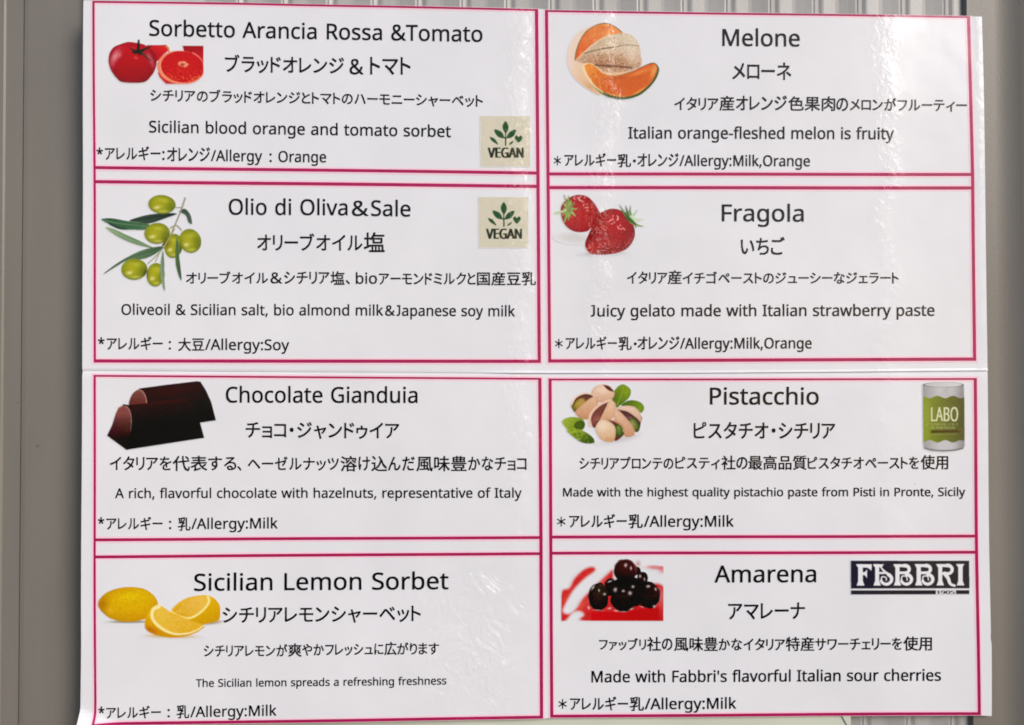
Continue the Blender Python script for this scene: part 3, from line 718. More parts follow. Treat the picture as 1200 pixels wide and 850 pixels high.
def pic_tomato(par):
    p = Picture(120, 40, 9.23, 1130, 580, clip=[(0, 0), (1097, 0), (1097, 545), (0, 545)])
    p.put(p.inside([(480, 125), (690, 123), (725, 180), (660, 230), (600, 300), (540, 260)], False), p.ramp((205, 35, 30), (170, 8, 18), 640, 125, 560, 290))
    p.put(p.line(p.curve([(688, 128), (715, 155), (722, 195)]), 20), (205, 130, 85))
    p.put(p.line([(500, 126), (690, 126)], 8), (120, 20, 20), op=.6)
    p.put(p.inside([(868, 130), (1097, 130), (1097, 320), (1030, 240), (885, 195)], False), p.ramp((150, 5, 22), (190, 8, 25), 980, 130, 1000, 260))
    # front half orange
    p.put(p.inside([(600, 420), (620, 470), (690, 545), (830, 545), (700, 400)], False), (190, 40, 35))
    p.put(p.ell(852, 365, 258, 182, 6) < 1, p.orb((240, 165, 120), (222, 110, 85), 852, 365, 258, 182, 6, 6))
    fl = p.ell(868, 358, 232, 168, 6) < 1
    p.put(fl, p.orb((196, 28, 18), (186, 10, 12), 868, 340, 232, 168, 6, 1.5))
    ang = np.arctan2(p.Y - 330, (p.X - 870) * 0.75); rr = p.ell(870, 335, 230, 180)
    st = np.clip(np.sin(ang * 17 + 2.5 * p.grain(60, 3)) - 0.35, 0, 1) * np.clip(rr * 1.6 - .25, 0, 1)
    p.tint(p.soft(fl) * st, (222, 70, 40), 0.32)
    fk = np.clip((p.grain(11, 5) - .62) * 5, 0, 1) * np.clip((p.Y - 360) / 120, 0, 1)
    p.tint(p.soft(fl) * fk, (240, 130, 70), 0.65)
    p.glow(700, 470, 60, 40, 20, (215, 60, 30), .5, p.soft(fl))
    cw = p.ell(872, 332, 52, 32) + (p.grain(22, 8) - .5) * .7
    p.put(cw < 1, (238, 160, 130), 1.0, .9)
    p.put(p.ell(868, 335, 22, 16) < 1, (150, 50, 35), 1.0, .8)
    for a in range(7):
        t = a * .9 + .3
        p.put(p.line([(870 + 20 * math.cos(t), 332 + 12 * math.sin(t)), (870 + 60 * math.cos(t), 332 + 38 * math.sin(t))], 6), (190, 60, 45), .6, .6)
    p.put(p.line(p.curve([(980, 205), (1040, 245), (1085, 300), (1095, 360)]), 14, 8), (228, 120, 105), 1)
    # tomato
    body = p.inside([(70, 275), (85, 205), (130, 145), (205, 112), (280, 90), (360, 97), (440, 112), (500, 145), (548, 185), (583, 245), (592, 315), (575, 385),
                     (530, 460), (445, 527), (230, 527), (160, 485), (100, 405), (75, 335)])
    p.put(body, p.orb((176, 4, 14), (122, 4, 22), 330, 300, 275, 240, 0, 3))
    bs = p.soft(body)
    p.glow(300, 150, 190, 60, -4, (196, 30, 38), .7, bs)
    p.glow(345, 420, 170, 90, 0, (150, 2, 12), .6, bs)
    p.glow(140, 250, 38, 85, 28, (222, 150, 155), .85, bs)
    p.glow(190, 235, 26, 40, 45, (215, 120, 125), .6, bs)
    p.glow(118, 330, 26, 60, 8, (195, 70, 85), .6, bs)
    p.glow(530, 290, 28, 95, -22, (190, 95, 105), .75, bs)
    p.glow(500, 250, 22, 36, -30, (205, 110, 110), .5, bs)
    p.glow(368, 262, 30, 16, 30, (214, 80, 80), .8, bs)
    p.glow(330, 128, 60, 14, 0, (150, 15, 25), .6, bs)
    for pts, w0, w1, c in (([(390, 200), (392, 140), (398, 75)], 34, 22, (28, 30, 16)), ([(395, 190), (340, 180), (295, 150)], 34, 8, (34, 40, 20)),
                           ([(395, 195), (450, 175), (530, 135)], 38, 8, (32, 38, 18)), ([(400, 200), (460, 235), (530, 295)], 30, 7, (48, 45, 24)),
                           ([(385, 200), (350, 208), (325, 200)], 32, 10, (25, 32, 14)), ([(400, 200), (408, 222), (402, 235)], 30, 10, (30, 34, 16))):
        p.put(p.line(p.curve(pts), w0, w1), c, .5)
    p.put(p.line([(440, 215), (520, 275)], 6), (110, 95, 55), .5, .7)
    return p.build("tomato_and_orange_picture", par)


def leaf(p, pts, c0, c1, vein=None, vc=None):
    m = p.inside(pts)
    a = np.asarray(pts, float)
    p.put(m, p.ramp(c0, c1, a[:, 0].min(), a[:, 1].min(), a[:, 0].max(), a[:, 1].max()))
    if vein:
        p.put(p.line(p.curve(vein), 9, 4), vc, .8, .7)


def pic_olive(par):
    p = Picture(110, 220, 6.8, 884, 850)
    leaf(p, [(280, 262), (400, 222), (520, 205), (640, 203), (655, 213), (560, 248), (440, 287), (350, 277)], (62, 78, 60), (34, 44, 36), [(300, 262), (450, 240), (640, 208)], (20, 28, 24))
    leaf(p, [(58, 255), (100, 243), (160, 246), (280, 268), (440, 292), (445, 333), (300, 337), (200, 332), (120, 292)], (44, 78, 52), (70, 108, 70), [(75, 258), (200, 285), (430, 310)], (118, 140, 110))
    p.put(p.line(p.curve([(125, 292), (190, 318), (260, 332)]), 16, 8), (22, 42, 28), 1, .8)
    leaf(p, [(93, 315), (160, 330), (250, 372), (340, 412), (470, 475), (545, 495), (430, 478), (300, 442), (190, 392), (125, 348)], (128, 150, 112), (88, 116, 78), [(110, 325), (300, 420), (520, 490)], (150, 165, 130))
    leaf(p, [(73, 692), (180, 605), (320, 525), (430, 485), (550, 468), (500, 522), (400, 568), (270, 582), (160, 642)], (130, 150, 118), (50, 78, 48), [(90, 680), (260, 570), (530, 480)], (36, 60, 40))
    leaf(p, [(678, 190), (725, 168), (768, 215), (782, 287), (752, 278), (730, 222)], (60, 78, 66), (84, 98, 86), [(690, 185), (740, 200), (770, 280)], (40, 54, 46))
    stem = (140, 136, 112)
    p.put(p.line(p.curve([(726, 84), (690, 190), (640, 310), (600, 400), (560, 470), (500, 540), (430, 605)]), 13, 8), stem)
    p.put(p.line([(645, 158), (705, 160)], 8), stem)
    p.put(p.line(p.curve([(610, 322), (655, 302), (697, 338)]), 12), (150, 146, 125))
    p.put(p.line([(525, 510), (490, 592)], 9), (150, 150, 120))
    p.put(p.line([(575, 420), (548, 460)], 16), (90, 90, 40))
    for cx, cy, rx, ry, rot, hl in ((541, 134, 110, 76, 4, (-30, -5)), (633, 465, 74, 98, 8, (-25, -10)), (503, 365, 103, 85, -4, (-40, 10)), (767, 425, 87, 98, -22, (-35, -15)),
                                    (322, 652, 105, 85, -3, (-20, 0)), (492, 695, 73, 95, 6, (0, -40))):
        m = p.ell(cx, cy, rx, ry, rot) < 1
        p.put(m, p.orb((152, 152, 22), (98, 108, 14), cx - 8, cy - 10, rx * 1.12, ry * 1.12, rot, 2.6))
        s = p.soft(m)
        p.glow(cx + rx * .15, cy - ry * .45, rx * .55, ry * .26, rot + 12, (182, 178, 48), .75, s)
        p.glow(cx - rx * .3, cy + ry * .05, rx * .3, ry * .5, rot, (176, 160, 30), .55, s)
        p.glow(cx + rx * .62, cy + ry * .15, rx * .3, ry * .7, rot, (96, 104, 10), .5, s)
        p.glow(cx - rx * .36, cy + ry * .32, rx * .26, ry * .16, -10, (224, 214, 150), .85, s)
        p.glow(cx + rx * .1, cy + ry * .72, rx * .45, ry * .14, 0, (202, 196, 96), .7, s)
        p.glow(cx, cy - ry * .78, rx * .5, ry * .1, rot, (120, 125, 20), .5, s)
    p.glow(575, 440, 30, 40, 0, (70, 64, 14), .6, p.A); p.glow(412, 690, 18, 40, 0, (60, 56, 14), .7, p.A); p.glow(690, 505, 20, 45, 0, (70, 70, 14), .6, p.A)
    p.put(p.line(p.curve([(640, 330), (600, 400), (556, 480)]), 12), (150, 140, 80))
    leaf(p, [(548, 500), (562, 600), (560, 700), (568, 817), (545, 785), (528, 640)], (110, 132, 104), (140, 152, 126), [(552, 520), (548, 680), (562, 805)], (84, 108, 80))
    leaf(p, [(655, 400), (676, 460), (682, 560), (692, 640), (698, 738), (672, 695), (648, 580)], (104, 122, 70), (58, 84, 58), [(664, 430), (668, 600), (692, 725)], (46, 70, 46))
    return p.build("olive_branch_picture", par)


def pic_chocolate(par):
    p = Picture(115, 435, 8.0, 1200, 800)
    p.put(p.inside([(385, 163), (640, 128), (930, 94), (962, 100), (1012, 180), (1062, 290), (1106, 462), (960, 485), (300, 340)], False), p.ramp((44, 12, 10), (14, 3, 4), 700, 110, 780, 480))
    p.glow(700, 190, 260, 40, -8, (60, 20, 16), .5, p.A)
    bf = p.inside([(288, 312), (310, 235), (345, 192), (385, 173), (420, 193), (445, 240), (457, 300), (400, 320), (320, 335)])
    p.put(bf, p.ramp((122, 72, 66), (92, 40, 34), 370, 180, 360, 320))
    p.put(p.line(p.curve([(385, 174), (420, 194), (446, 240), (456, 296)]), 9), (172, 128, 120), .7)
    p.put(p.inside([(238, 322), (500, 300), (800, 262), (875, 290), (935, 400), (996, 627), (265, 740), (200, 600)], False), p.ramp((40, 12, 10), (10, 2, 3), 560, 300, 600, 560))
    p.glow(640, 290, 260, 14, -8, (62, 24, 20), .6, p.A)
    p.put(p.line(p.curve([(480, 300), (640, 275), (850, 240)]), 7, 3), (70, 28, 22), 1, .6)
    ff = p.inside([(84, 606), (130, 510), (165, 400), (190, 348), (236, 325), (280, 345), (306, 400), (313, 470), (305, 590), (266, 740)], False)
    p.put(ff, p.ramp((128, 68, 64), (26, 6, 10), 220, 400, 235, 620))
    p.glow(150, 560, 50, 90, 20, (62, 22, 34), .6, p.soft(ff))
    p.glow(270, 530, 40, 60, 0, (70, 40, 22), .6, p.soft(ff))
    p.put(p.line(p.curve([(190, 348), (236, 325), (280, 345), (306, 400), (313, 475), (306, 560)]), 10, 3), (176, 132, 124), .7)
    p.put(p.line(p.curve([(240, 318), (285, 325), (320, 360)]), 16, 6), (36, 8, 10), .7)
    return p.build("chocolate_bar_picture", par)


def pic_lemon(par):
    p = Picture(110, 680, 7.742, 1200, 581)
    p.put(np.exp(-p.ell(320, 376, 190, 14) ** 4) * .8, (112, 104, 62))
    p.put(np.exp(-p.ell(700, 508, 240, 20, 1) ** 4) * .75, (196, 160, 70))
    p.put(np.exp(-p.ell(1040, 385, 130, 20, -4) ** 4) * .8, (150, 120, 40))
    m = p.inside([(40, 215), (60, 165), (120, 110), (220, 72), (340, 60), (450, 75), (530, 120), (575, 180), (580, 230), (545, 300), (480, 345), (380, 372), (260, 375), (150, 345), (80, 290), (50, 250)])
    p.put(m, p.orb((214, 166, 10), (186, 136, 10), 330, 200, 300, 175, 0, 3))
    s = p.soft(m)
    p.glow(330, 150, 100, 40, -10, (222, 190, 26), .8, s); p.glow(480, 130, 90, 40, 20, (218, 180, 20), .6, s)
    p.glow(80, 220, 50, 70, 15, (164, 100, 16), .7, s); p.glow(150, 275, 45, 30, 0, (224, 170, 60), .6, s)
    p.glow(380, 330, 170, 40, 0, (206, 140, 12), .6, s); p.glow(70, 300, 40, 30, 30, (150, 110, 30), .6, s)
    p.tint(s * np.clip((p.grain(14, 2) - .55) * 3, 0, 1), (190, 140, 14), .35)
    # half at the back
    p.put(p.inside([(705, 280), (760, 212), (850, 160), (980, 136), (1070, 150), (1130, 205), (1148, 270), (1135, 360), (1060, 385), (960, 405), (850, 370), (760, 340)]), p.ramp((222, 174, 24), (198, 144, 10), 1000, 150, 1080, 390))
    fl = p.inside([(725, 275), (780, 215), (870, 165), (985, 147), (1025, 165), (1000, 240), (935, 310), (850, 338), (780, 322)])
    p.put(fl, p.ramp((212, 160, 34), (226, 180, 76), 760, 300, 980, 170))
    s = p.soft(fl)
    for x0, y0, x1, y1 in ((850, 240, 985, 160), (850, 240, 760, 270), (850, 240, 900, 310), (850, 240, 870, 180), (850, 240, 960, 260)):
        p.tint(p.soft(p.line([(x0, y0), (x1, y1)], 10), 1.0) * s, (230, 178, 96), .35)
    p.tint(s * np.clip((p.grain(16, 12) - .6) * 4, 0, 1), (236, 176, 80), .6)
    p.put(p.line(p.curve([(1035, 152), (1045, 195), (1000, 262), (920, 325), (850, 345), (770, 325), (705, 285)]), 24, 16), (246, 216, 138), .9)
    # wedge in front
    p.put(p.inside([(463, 410), (470, 340), (520, 258), (600, 230), (700, 290), (840, 350), (995, 408), (965, 455), (860, 502), (740, 520), (640, 514), (540, 490), (480, 455)]), p.ramp((224, 170, 24), (198, 138, 14), 600, 250, 560, 500))
    fl = p.inside([(556, 310), (595, 245), (650, 255), (720, 312), (830, 348), (975, 405), (890, 455), (760, 474), (650, 446), (580, 385)])
    p.put(fl, p.ramp((226, 184, 66), (218, 168, 46), 600, 260, 800, 460))
    s = p.soft(fl)
    for x0, y0, x1, y1 in ((720, 330, 735, 465), (730, 330, 860, 440), (710, 320, 600, 370)):
        p.tint(p.soft(p.line([(x0, y0), (x1, y1)], 9), 1.0) * s, (232, 184, 96), .4)
    p.tint(s * np.clip((p.grain(15, 14) - .6) * 4, 0, 1), (238, 180, 84), .5)
    p.put(p.line(p.curve([(590, 238), (545, 262), (530, 325), (565, 392), (645, 455), (745, 488), (860, 480), (950, 445), (990, 412)]), 36, 12), (248, 220, 152), 1.2)
    p.glow(520, 450, 60, 24, 25, (180, 90, 20), .7, p.A)
    return p.build("lemon_picture", par)


def pic_melon(par):
    p = Picture(655, 20, 8.09, 1052, 850)
    body = p.inside([(80, 390), (100, 275), (165, 170), (260, 105), (400, 62), (520, 85), (605, 150), (700, 180), (757, 260), (775, 360), (772, 460), (600, 560), (420, 730), (285, 688), (155, 585), (95, 480)])
    p.put(body, p.ramp((226, 200, 182), (222, 178, 140), 120, 300, 330, 660))
    s = p.soft(body)
    p.glow(110, 420, 50, 150, 0, (228, 200, 192), .7, s); p.glow(290, 660, 60, 40, 30, (206, 150, 110), .6, s)
    net = p.inside([(165, 410), (260, 325), (370, 235), (480, 170), (620, 152), (702, 185), (758, 260), (776, 360), (772, 470), (600, 520), (430, 520), (330, 445), (230, 440)])
    p.put(net, p.ramp((212, 192, 168), (206, 168, 138), 560, 170, 500, 500))
    s = p.soft(net)
    g1 = np.clip((p.grain(9, 21) - .5) * 3, 0, 1)
    band = np.exp(-p.ell(500, 440, 240, 75, 4) ** 2)
    p.tint(s * band, (166, 106, 70), .9); p.tint(s * g1 * (.35 + .65 * band), (122, 74, 46), .7)
    p.tint(s * np.clip((p.grain(8, 22) - .6) * 4, 0, 1), (236, 214, 190), .5)
    p.glow(400, 250, 80, 40, -30, (188, 160, 128), .5, s); p.glow(690, 330, 60, 120, 0, (226, 206, 188), .6, s)
    p.put(p.line(p.curve([(240, 345), (330, 322), (420, 300), (520, 288), (640, 266), (755, 276)]), 11, 5), (112, 96, 76), .8, .85)
    p.put(p.line([(400, 304), (510, 288)], 14), (96, 80, 62), 1, .7)
    p.put(p.line(p.curve([(345, 455), (430, 462), (520, 466), (690, 480)]), 18, 14), (92, 54, 34), 1, .85)
    cut = p.inside([(153, 412), (163, 330), (200, 228), (270, 130), (400, 64), (505, 76), (602, 150), (480, 172), (360, 232), (250, 322)])
    p.put(cut, p.ramp((214, 92, 38), (226, 140, 78), 190, 360, 460, 90))
    s = p.soft(cut)
    p.glow(420, 110, 70, 26, -10, (204, 102, 44), .7, s); p.tint(s * np.clip((p.grain(30, 31) - .55) * 3, 0, 1), (232, 150, 88), .4)
    p.put(p.line(p.curve([(155, 410), (163, 330), (200, 228), (270, 130), (400, 64), (505, 76), (602, 150)]), 9, 7), (96, 88, 52), .6, .85)
    p.put(p.line(p.curve([(165, 405), (255, 318), (362, 228), (480, 168)]), 9, 5), (234, 196, 160), .8, .8)
    # slice
    rind = p.inside([(222, 490), (248, 438), (330, 452), (430, 540), (560, 552), (700, 510), (800, 464), (890, 432), (938, 462), (950, 512), (918, 595), (852, 675), (760, 745), (640, 780), (520, 773), (415, 735), (320, 655), (262, 575)])
    p.put(rind, p.ramp((236, 200, 156), (72, 84, 30), 300, 560, 480, 740))
    fl = p.inside([(240, 488), (262, 448), (330, 458), (430, 542), (560, 556), (700, 514), (800, 470), (888, 440), (925, 465), (930, 510), (895, 590), (835, 660), (750, 722), (640, 756), (525, 748), (420, 705), (335, 640), (278, 560)])
    p.put(fl, p.ramp((230, 140, 60), (206, 92, 26), 300, 470, 520, 640))
    s = p.soft(fl)
    p.glow(640, 640, 220, 60, -10, (202, 88, 26), .6, s); p.glow(560, 580, 180, 14, -4, (176, 74, 22), .6, s)
    p.glow(430, 520, 60, 60, 30, (222, 116, 44), .6, s); p.glow(780, 520, 120, 18, -22, (232, 140, 74), .7, s)
    p.glow(900, 510, 26, 70, 20, (232, 160, 84), .8, s); p.glow(500, 740, 130, 14, 8, (230, 160, 80), .8, s); p.glow(760, 710, 110, 14, -32, (232, 156, 76), .8, s)
    p.tint(s * np.clip((p.grain(18, 41) - .58) * 4, 0, 1) * np.exp(-p.ell(440, 560, 150, 110) ** 2), (176, 82, 26), .7)
    p.put(p.line(p.curve([(236, 480), (270, 565), (335, 650), (420, 715)]), 18, 10), (238, 206, 166), .8, .9)
    return p.build("melon_picture", par)


def pic_strawberry(par):
    p = Picture(645, 220, 10.0, 1200, 850)
    p.put(np.exp(-p.ell(270, 590, 185, 62, 4) ** 4) * .75, (200, 192, 190))
    p.put(np.exp(-p.ell(620, 770, 240, 24, -2) ** 4) * .7, (168, 140, 142))

    def berry(pts, c0, c1, cx, cy, rx, ry, seed, hl):
        m = p.inside(pts); p.put(m, p.orb(c0, c1, cx, cy, rx, ry, 0, 2.2)); s = p.soft(m)
        rng = np.random.default_rng(seed)
        p.tint(s * np.clip((p.grain(26, seed) - .5) * 2.4, 0, 1), c1, .5)
        for _ in range(150):
            x, y = cx + rng.normal() * rx * .6, cy + rng.normal() * ry * .6
            p.glow(x + 4, y + 5, 9, 9, 0, np.asarray(c1) * .75, .55, s)
            p.glow(x, y, 6, 5, rng.random() * 180, (222, 120, 104), .75, s)
        for x, y, r in hl:
            ring = np.exp(-((p.ell(x, y, r, r * .8, 20) - 1) / .35) ** 2)
            p.tint(ring * s * np.clip((p.grain(17, int(x)) - .35) * 3, 0, 1), (248, 176, 168), .9)
        return s
    s = berry([(120, 300), (135, 200), (230, 112), (340, 84), (440, 110), (512, 180), (562, 262), (582, 310), (545, 385), (470, 485), (400, 522), (280, 517), (190, 462), (145, 392)],
              (184, 40, 38), (140, 20, 26), 330, 300, 270, 240, 7, [(415, 212, 26), (375, 130, 40), (445, 255, 24), (300, 130, 26)])
    p.glow(430, 410, 90, 80, 0, (166, 40, 38), .6, s)
    gc = (146, 166, 92)
    for a in np.linspace(0, 2 * math.pi, 13)[:-1]:
        r = 128 + 34 * math.sin(a * 3.1 + 1)
        p.put(p.line([(212, 250), (212 + .62 * r * math.cos(a), 250 + r * 1.15 * math.sin(a))], 46, 12), (146 + 24 * math.sin(a * 5), 160 + 18 * math.sin(a * 4), 88 + 22 * math.sin(a * 5)), .8)
    p.put(p.line(p.curve([(60, 300), (130, 285), (210, 250)]), 26, 26), (176, 196, 140), .8)
    for a in np.linspace(0.2, 2 * math.pi + .2, 9)[:-1]:
        p.put(p.line([(215 + 20 * math.cos(a), 255 + 26 * math.sin(a)), (212 + 60 * math.cos(a), 250 + 110 * math.sin(a))], 9, 4), (96, 116, 58), .7, .7)
    p.put(p.ell(215, 262, 26, 26) < 1, (120, 128, 70), 1, .8)
    for x, y in ((185, 140), (235, 120), (120, 235), (150, 375), (205, 400), (290, 190)):
        p.put(p.line([(212 + (x - 212) * .75, 250 + (y - 250) * .75), (x, y)], 22, 6), (96, 92, 60), .8, .7)
    s = berry([(405, 655), (440, 560), (480, 470), (512, 382), (600, 288), (720, 248), (830, 270), (925, 345), (978, 455), (987, 570), (932, 682), (830, 752), (640, 787), (480, 777), (420, 722)],
              (176, 14, 26), (118, 6, 16), 720, 460, 290, 300, 9, [(760, 355, 34), (640, 475, 28), (815, 465, 26), (720, 405, 30), (850, 500, 22)])
    p.glow(500, 700, 90, 70, -20, (196, 66, 56), .75, s); p.glow(600, 640, 120, 90, 0, (160, 30, 34), .5, s)
    p.tint(s * np.clip((p.grain(13, 77) - .55) * 4, 0, 1) * np.clip((p.Y - 560) / 140, 0, 1), (226, 130, 118), .6)
    for i in range(9):
        t = i / 8; x, y = 985 - 70 * t ** 2 - 40 * t, 560 + 170 * t
        p.put(p.line([(x - 26, y - 22), (x, y + 10)], 7, 4), (214, 150, 150), .7, .7)
    for pts, c in (([(930, 370), (860, 290), (812, 205)], (104, 128, 92)), ([(930, 360), (900, 290), (882, 215)], (78, 108, 50)), ([(940, 350), (930, 280), (940, 215)], (120, 140, 100)),
                   ([(945, 355), (985, 310), (1018, 265)], (176, 196, 160)), ([(950, 380), (1010, 380), (1085, 370)], (190, 206, 172)), ([(950, 400), (1010, 440), (1085, 455)], (122, 146, 88)),
                   ([(930, 380), (985, 425), (1000, 475)], (96, 122, 60)), ([(900, 350), (950, 400), (1000, 430)], (56, 84, 34))):
        p.put(p.line(p.curve(pts), 50, 8), c, .8)
    p.put(p.line(p.curve([(870, 300), (905, 350), (960, 400), (1000, 432)]), 24, 14), (64, 92, 36), 1, .8)
    p.put(p.line(p.curve([(960, 340), (1000, 350), (1060, 380)]), 24, 8), (206, 218, 190), 1, .8)
    return p.build("strawberry_picture", par)


def pic_pistachio(par):
    p = Picture(650, 440, 10.0, 1150, 850)
    p.put(np.exp(-p.ell(760, 745, 230, 44, -12) ** 4) * .6, (182, 172, 174))
    p.put(np.exp(-p.ell(330, 505, 90, 24, 0) ** 4) * .5, (200, 188, 180))
    g0, g1 = (118, 142, 26), (76, 104, 14)
    m = p.inside([(780, 350), (880, 292), (1000, 312), (1052, 380), (1012, 442), (950, 385), (850, 372)]); p.put(m, p.ramp((72, 96, 18), (110, 138, 26), 820, 330, 1000, 400))
    m = p.inside([(712, 372), (668, 245), (745, 130), (815, 108), (892, 170), (872, 262), (770, 352)]); p.put(m, p.ramp(g0, g1, 800, 120, 700, 350))
    p.put(p.line(p.curve([(730, 350), (770, 260), (815, 125)]), 9, 4), (170, 180, 90), .8, .7)
    p.glow(840, 200, 30, 60, 20, (132, 154, 30), .6, p.soft(m)); p.glow(710, 240, 26, 60, 15, (70, 92, 12), .5, p.soft(m))

    sh0, sh1 = (224, 188, 164), (190, 136, 104)

    def shell(pts, a=sh0, b=sh1, seed=1):
        m = p.inside(pts); q = np.asarray(pts, float)
        p.put(m, p.ramp(a, b, q[:, 0].mean(), q[:, 1].min(), q[:, 0].mean() + 20, q[:, 1].max())); s = p.soft(m)
        p.tint(s * np.clip((p.grain(18, seed) - .5) * 2, 0, 1), b, .3)
        edge = np.clip(1 - p.soft(m, 5.0), 0, 1) * s
        p.tint(edge, np.asarray(b) * .82, .7)
        return s
    dark = (84, 38, 36)
    # back nut
    s = shell([(430, 200), (480, 130), (570, 105), (660, 140), (700, 190), (690, 260), (600, 315), (500, 310), (440, 260)], (228, 194, 172), (206, 158, 130), 2)
    p.glow(560, 180, 70, 40, 0, (236, 206, 190), .6, s)
    p.put(p.inside([(572, 110), (640, 130), (695, 190), (640, 180), (600, 150)]), dark)
    p.put(p.line(p.curve([(572, 110), (640, 126), (695, 185)]), 8), (200, 160, 140), .8)
    # left nut
    p.put(p.inside([(196, 345), (250, 262), (370, 214), (460, 245), (440, 300), (300, 350), (245, 435), (208, 395)]), (96, 52, 40))
    p.put(p.ell(285, 345, 92, 62, -38) < 1, p.orb((170, 142, 60), (96, 92, 24), 290, 335, 92, 62, -38, 2)); p.glow(320, 300, 36, 30, 0, (190, 140, 90), .7, p.A)
    s = shell([(240, 432), (300, 362), (400, 280), (470, 250), (512, 320), (475, 420), (400, 510), (300, 505)], (222, 180, 150), (190, 134, 100), 3)
    p.put(p.line(p.curve([(198, 345), (250, 258), (350, 212), (440, 228), (465, 255)]), 20, 16), (224, 190, 172), .8)
    p.put(p.line(p.curve([(215, 350), (262, 280), (350, 238), (430, 248)]), 10), (70, 30, 26), 1, .8)
    # green kernels
    k = p.inside([(85, 542), (175, 490), (310, 505), (357, 570), (325, 642), (230, 640), (160, 645)]); p.put(k, p.ramp((150, 166, 52), (98, 122, 28), 140, 500, 330, 630))
    p.put(p.ell(290, 585, 62, 50, -20) < 1, p.orb((70, 92, 22), (52, 74, 16), 290, 585, 62, 50), 1.0)
    k = p.inside([(140, 640), (240, 622), (370, 668), (455, 740), (457, 795), (330, 792), (210, 718)]); p.put(k, p.ramp((140, 160, 44), (58, 84, 18), 250, 640, 350, 800))
    s = p.soft(k); p.tint(s * np.clip((p.grain(22, 51) - .55) * 4, 0, 1), (160, 172, 60), .6); p.tint(s * np.clip((p.grain(20, 52) - .6) * 4, 0, 1), (52, 76, 16), .6)
    # centre nut
    p.put(p.inside([(405, 520), (430, 440), (520, 350), (650, 290), (640, 360), (560, 480), (475, 615), (425, 570)]), (112, 56, 50))
    p.glow(480, 510, 30, 70, 35, (158, 90, 84), .7, p.A)
    shell([(500, 540), (560, 440), (615, 335), (660, 290), (712, 330), (716, 400), (690, 490), (620, 530)], (226, 190, 164), (204, 150, 116), 4)
    p.put(p.line(p.curve([(420, 590), (410, 510), (440, 430), (530, 345), (645, 292)]), 34, 26), (222, 184, 164), .8)
    p.put(p.line(p.curve([(475, 605), (540, 480), (612, 340)]), 14, 8), (70, 28, 28), .8)
    # right nut
    p.put(p.inside([(720, 400), (850, 420), (1015, 480), (1010, 560), (985, 655), (930, 650), (830, 500)]), (76, 38, 40))
    p.glow(880, 500, 60, 22, 25, (130, 80, 88), .7, p.A)
    p.put(p.ell(930, 580, 55, 85, -25) < 1, p.orb((112, 124, 60), (54, 74, 24), 930, 580, 55, 85, -25)); p.glow(910, 550, 20, 40, -20, (150, 156, 90), .7, p.A)
    shell([(692, 400), (740, 402), (840, 500), (920, 600), (940, 680), (900, 716), (820, 712), (740, 600), (695, 500)], (222, 182, 158), (196, 140, 106), 5)
    shell([(720, 395), (800, 358), (930, 368), (1005, 450), (1017, 555), (960, 500), (850, 425)], (226, 194, 174), (206, 162, 138), 6)
    # front nut
    p.put(p.inside([(600, 520), (700, 530), (800, 590), (815, 680), (760, 745), (700, 760), (690, 600)]), (92, 46, 38))
    p.put(p.ell(757, 645, 50, 78, -8) < 1, p.orb((92, 116, 44), (44, 66, 20), 757, 640, 50, 78)); p.glow(745, 615, 20, 22, 0, (128, 148, 74), .7, p.A)
    p.put(p.line(p.curve([(610, 520), (700, 535), (790, 590), (812, 660)]), 16, 22), (196, 140, 108), .8)
    s = shell([(478, 640), (500, 560), (560, 518), (640, 540), (705, 600), (716, 690), (690, 772), (620, 782), (540, 752)], (228, 200, 176), (206, 162, 126), 8)
    p.glow(560, 600, 60, 50, 0, (234, 210, 190), .7, s); p.glow(650, 750, 60, 22, 0, (196, 138, 96), .6, s)
    return p.build("pistachio_picture", par)


